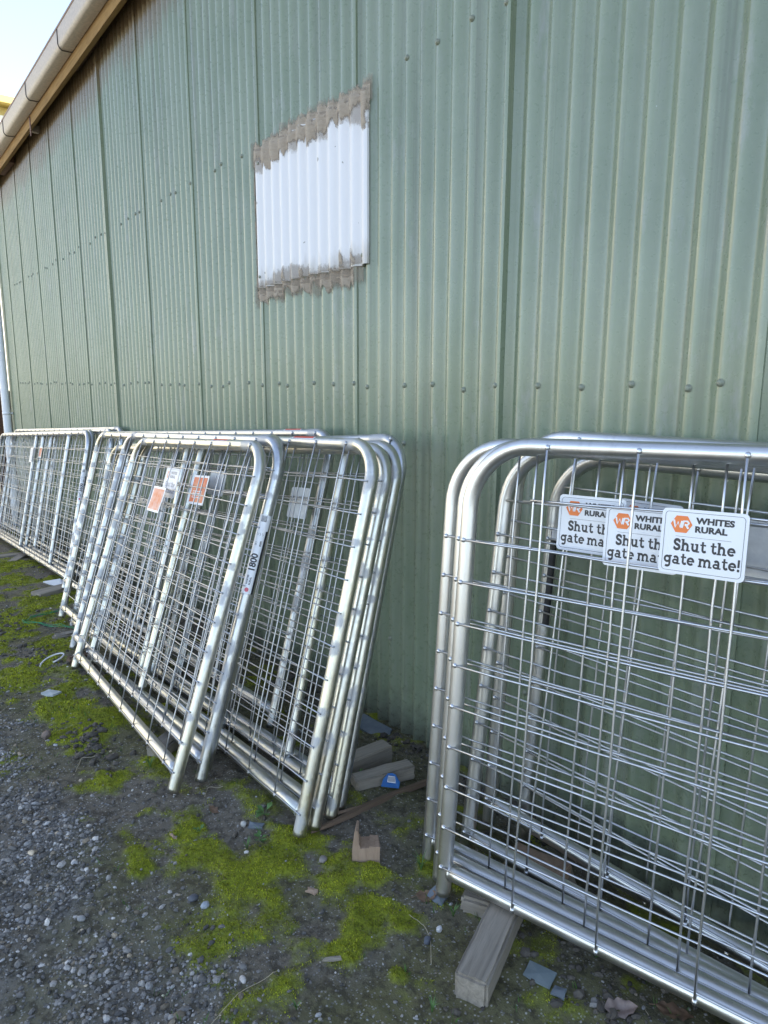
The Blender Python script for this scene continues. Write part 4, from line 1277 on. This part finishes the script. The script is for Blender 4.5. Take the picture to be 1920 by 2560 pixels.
X5, Y5 = scatter(90000, -2.9, -.75, -1.3, -.2, lambda X, Y: sstep(.12, .95, moss_w(X, Y)))
blades('moss', X5, Y5, .0048, .0012, moss_cols, 'bright green moss cushions on the damp soil', 'moss', 'moss_near', .9, 3)
X6, Y6 = scatter(52000, -7.2, -2.9, -1.4, -.45, lambda X, Y: sstep(.12, .95, moss_w(X, Y)))
blades('far_moss', X6, Y6, .008, .0025, moss_cols, 'yellow green moss carpet beside the far gates', 'moss', 'moss_far', .9, 2)
grass_cols = lambda X, Y, N: np.array([.045, .11, .015]) * rng.uniform(.6, 1.6, (N, 1))
X7, Y7 = scatter(900, -3.0, -.6, -1.2, -.15, lambda X, Y: sstep(.5, .62, fbm(X, Y, .12, 19, 3)) * .5)
blades('sparse_grass', X7, Y7, .02, .0009, grass_cols, 'sparse thin blades of grass sprouting from soil and moss', 'grass', 'grass_blade', 1.2, 3)
straw = lambda X, Y, N: np.array([.22, .18, .12]) * rng.uniform(.4, 1.4, (N, 1))
X8, Y8 = scatter(700, -3.0, -.4, -1.3, -.03, lambda X, Y: .3 + .5 * sstep(-.9, -.5, Y))
blades('dead_straw', X8, Y8, .005, .0010, straw, 'scraps of dead straw and splinters littering the soil', 'litter', 'straw', 7.0, 1)


# small weeds one can point at
def weed(c, r, n, label, kind='leaf'):
    z = G1h(*c); root = empty('weed' if kind == 'leaf' else 'grass_tuft', (c[0], c[1], z))
    tag(root, label, 'weed' if kind == 'leaf' else 'grass tuft')
    rg = random.Random(int(abs(c[0] * 1000)))
    b = MB()
    for i in range(n):
        a = rg.uniform(0, 6.28); L = r * rg.uniform(.6, 1.1); d = np.array([math.cos(a), math.sin(a), 0]); s = np.array([-d[1], d[0], 0])
        if kind == 'leaf':
            base = d * L * .25 + np.array([0, 0, L * .3]); tip = d * L + np.array([0, 0, L * rg.uniform(.3, .7)])
            b.tube([(0, 0, 0), tuple(base * .7), tuple(base)], .0008, 4)
            mid = (base + tip) / 2 + np.array([0, 0, L * .1]); w_ = L * .26
            b.add([base, mid - s * w_, tip, mid + s * w_, mid + np.array([0, 0, -.001])], [(0, 1, 4), (1, 2, 4), (2, 3, 4), (3, 0, 4)])
        else:
            pts = [np.zeros(3), d * L * .2 + np.array([0, 0, L * .6]), d * L * .6 + np.array([0, 0, L * .9])]
            w_ = .0013
            b.add([pts[0] - s * w_, pts[0] + s * w_, pts[1] - s * w_, pts[1] + s * w_, pts[2]], [(0, 1, 3, 2), (2, 3, 4)])
    b.build('leaves' if kind == 'leaf' else 'blades', M_WEED, root, smooth=False)


M_WEED = speckle('weed_green', (.06, .135, .03), (.10, .18, .045), 60, .6)
weed((-1.738, -.721), .035, 9, 'leafy weed by the lower rail end of the middle stack')
weed((-1.786, -.907), .022, 7, 'small seedling on the soil in front of the middle stack')
weed((-1.644, -.784), .026, 8, 'seedling between the slate chip and the bright moss')
weed((-1.635, -.83), .035, 12, 'grass tuft at the upper edge of the bright moss', 'grass')
weed((-1.745, -.375), .022, 7, 'seedling in front of the short bearer by the blue tag')
weed((-2.05, -.80), .04, 12, 'grass tuft under the leg of the 1800mm labelled gate', 'grass')
weed((-2.23, -.90), .045, 14, 'grass tuft beside the mossy block under the narrow gate', 'grass')
weed((-1.10, -.54), .04, 10, 'grass tuft by the stub of timber near the nearest post', 'grass')
weed((-1.27, -.50), .05, 10, 'grass blades around the outermost left post foot', 'grass')
weed((-.93, -.755), .03, 9, 'grass tuft at the sawn end of the nearest bearer', 'grass')
weed((-1.10, -.98), .025, 8, 'small tuft alone on the bare soil near the picture foot', 'grass')


def stem(pts, label, r=.0008, m=None):
    b = MB(); P4 = np.array(pts, float); t = np.linspace(0, len(P4) - 1, 18)
    xs = [np.interp(t, range(len(P4)), P4[:, i]) for i in (0, 1)]
    b.tube([(x, y, G1h(x, y) + .006 + .002 * math.sin(i * .8)) for i, (x, y) in enumerate(zip(*xs))], r, 5)
    tag(b.build('straw', m or M_STRAW, None), label, 'dry stem')


M_STRAW = mat('dry_straw', (.34, .29, .20), .8)
stem([(-1.17, -1.14), (-1.20, -1.06), (-1.20, -.97)], 'thin straight dry stem lying across gravel and soil')
stem([(-1.02, -.68), (-1.08, -.63), (-1.12, -.62), (-1.16, -.63)], 'pale dry stem bending towards the nearest bearer')
stem([(-2.36, -1.11), (-2.45, -1.07), (-2.44, -1.02)], 'bent dry stem near the clods of soil', .0014)
stem([(-1.93, -.83), (-1.98, -.80), (-1.95, -.76)], 'short dry stem by the leg of the 1800mm gate')
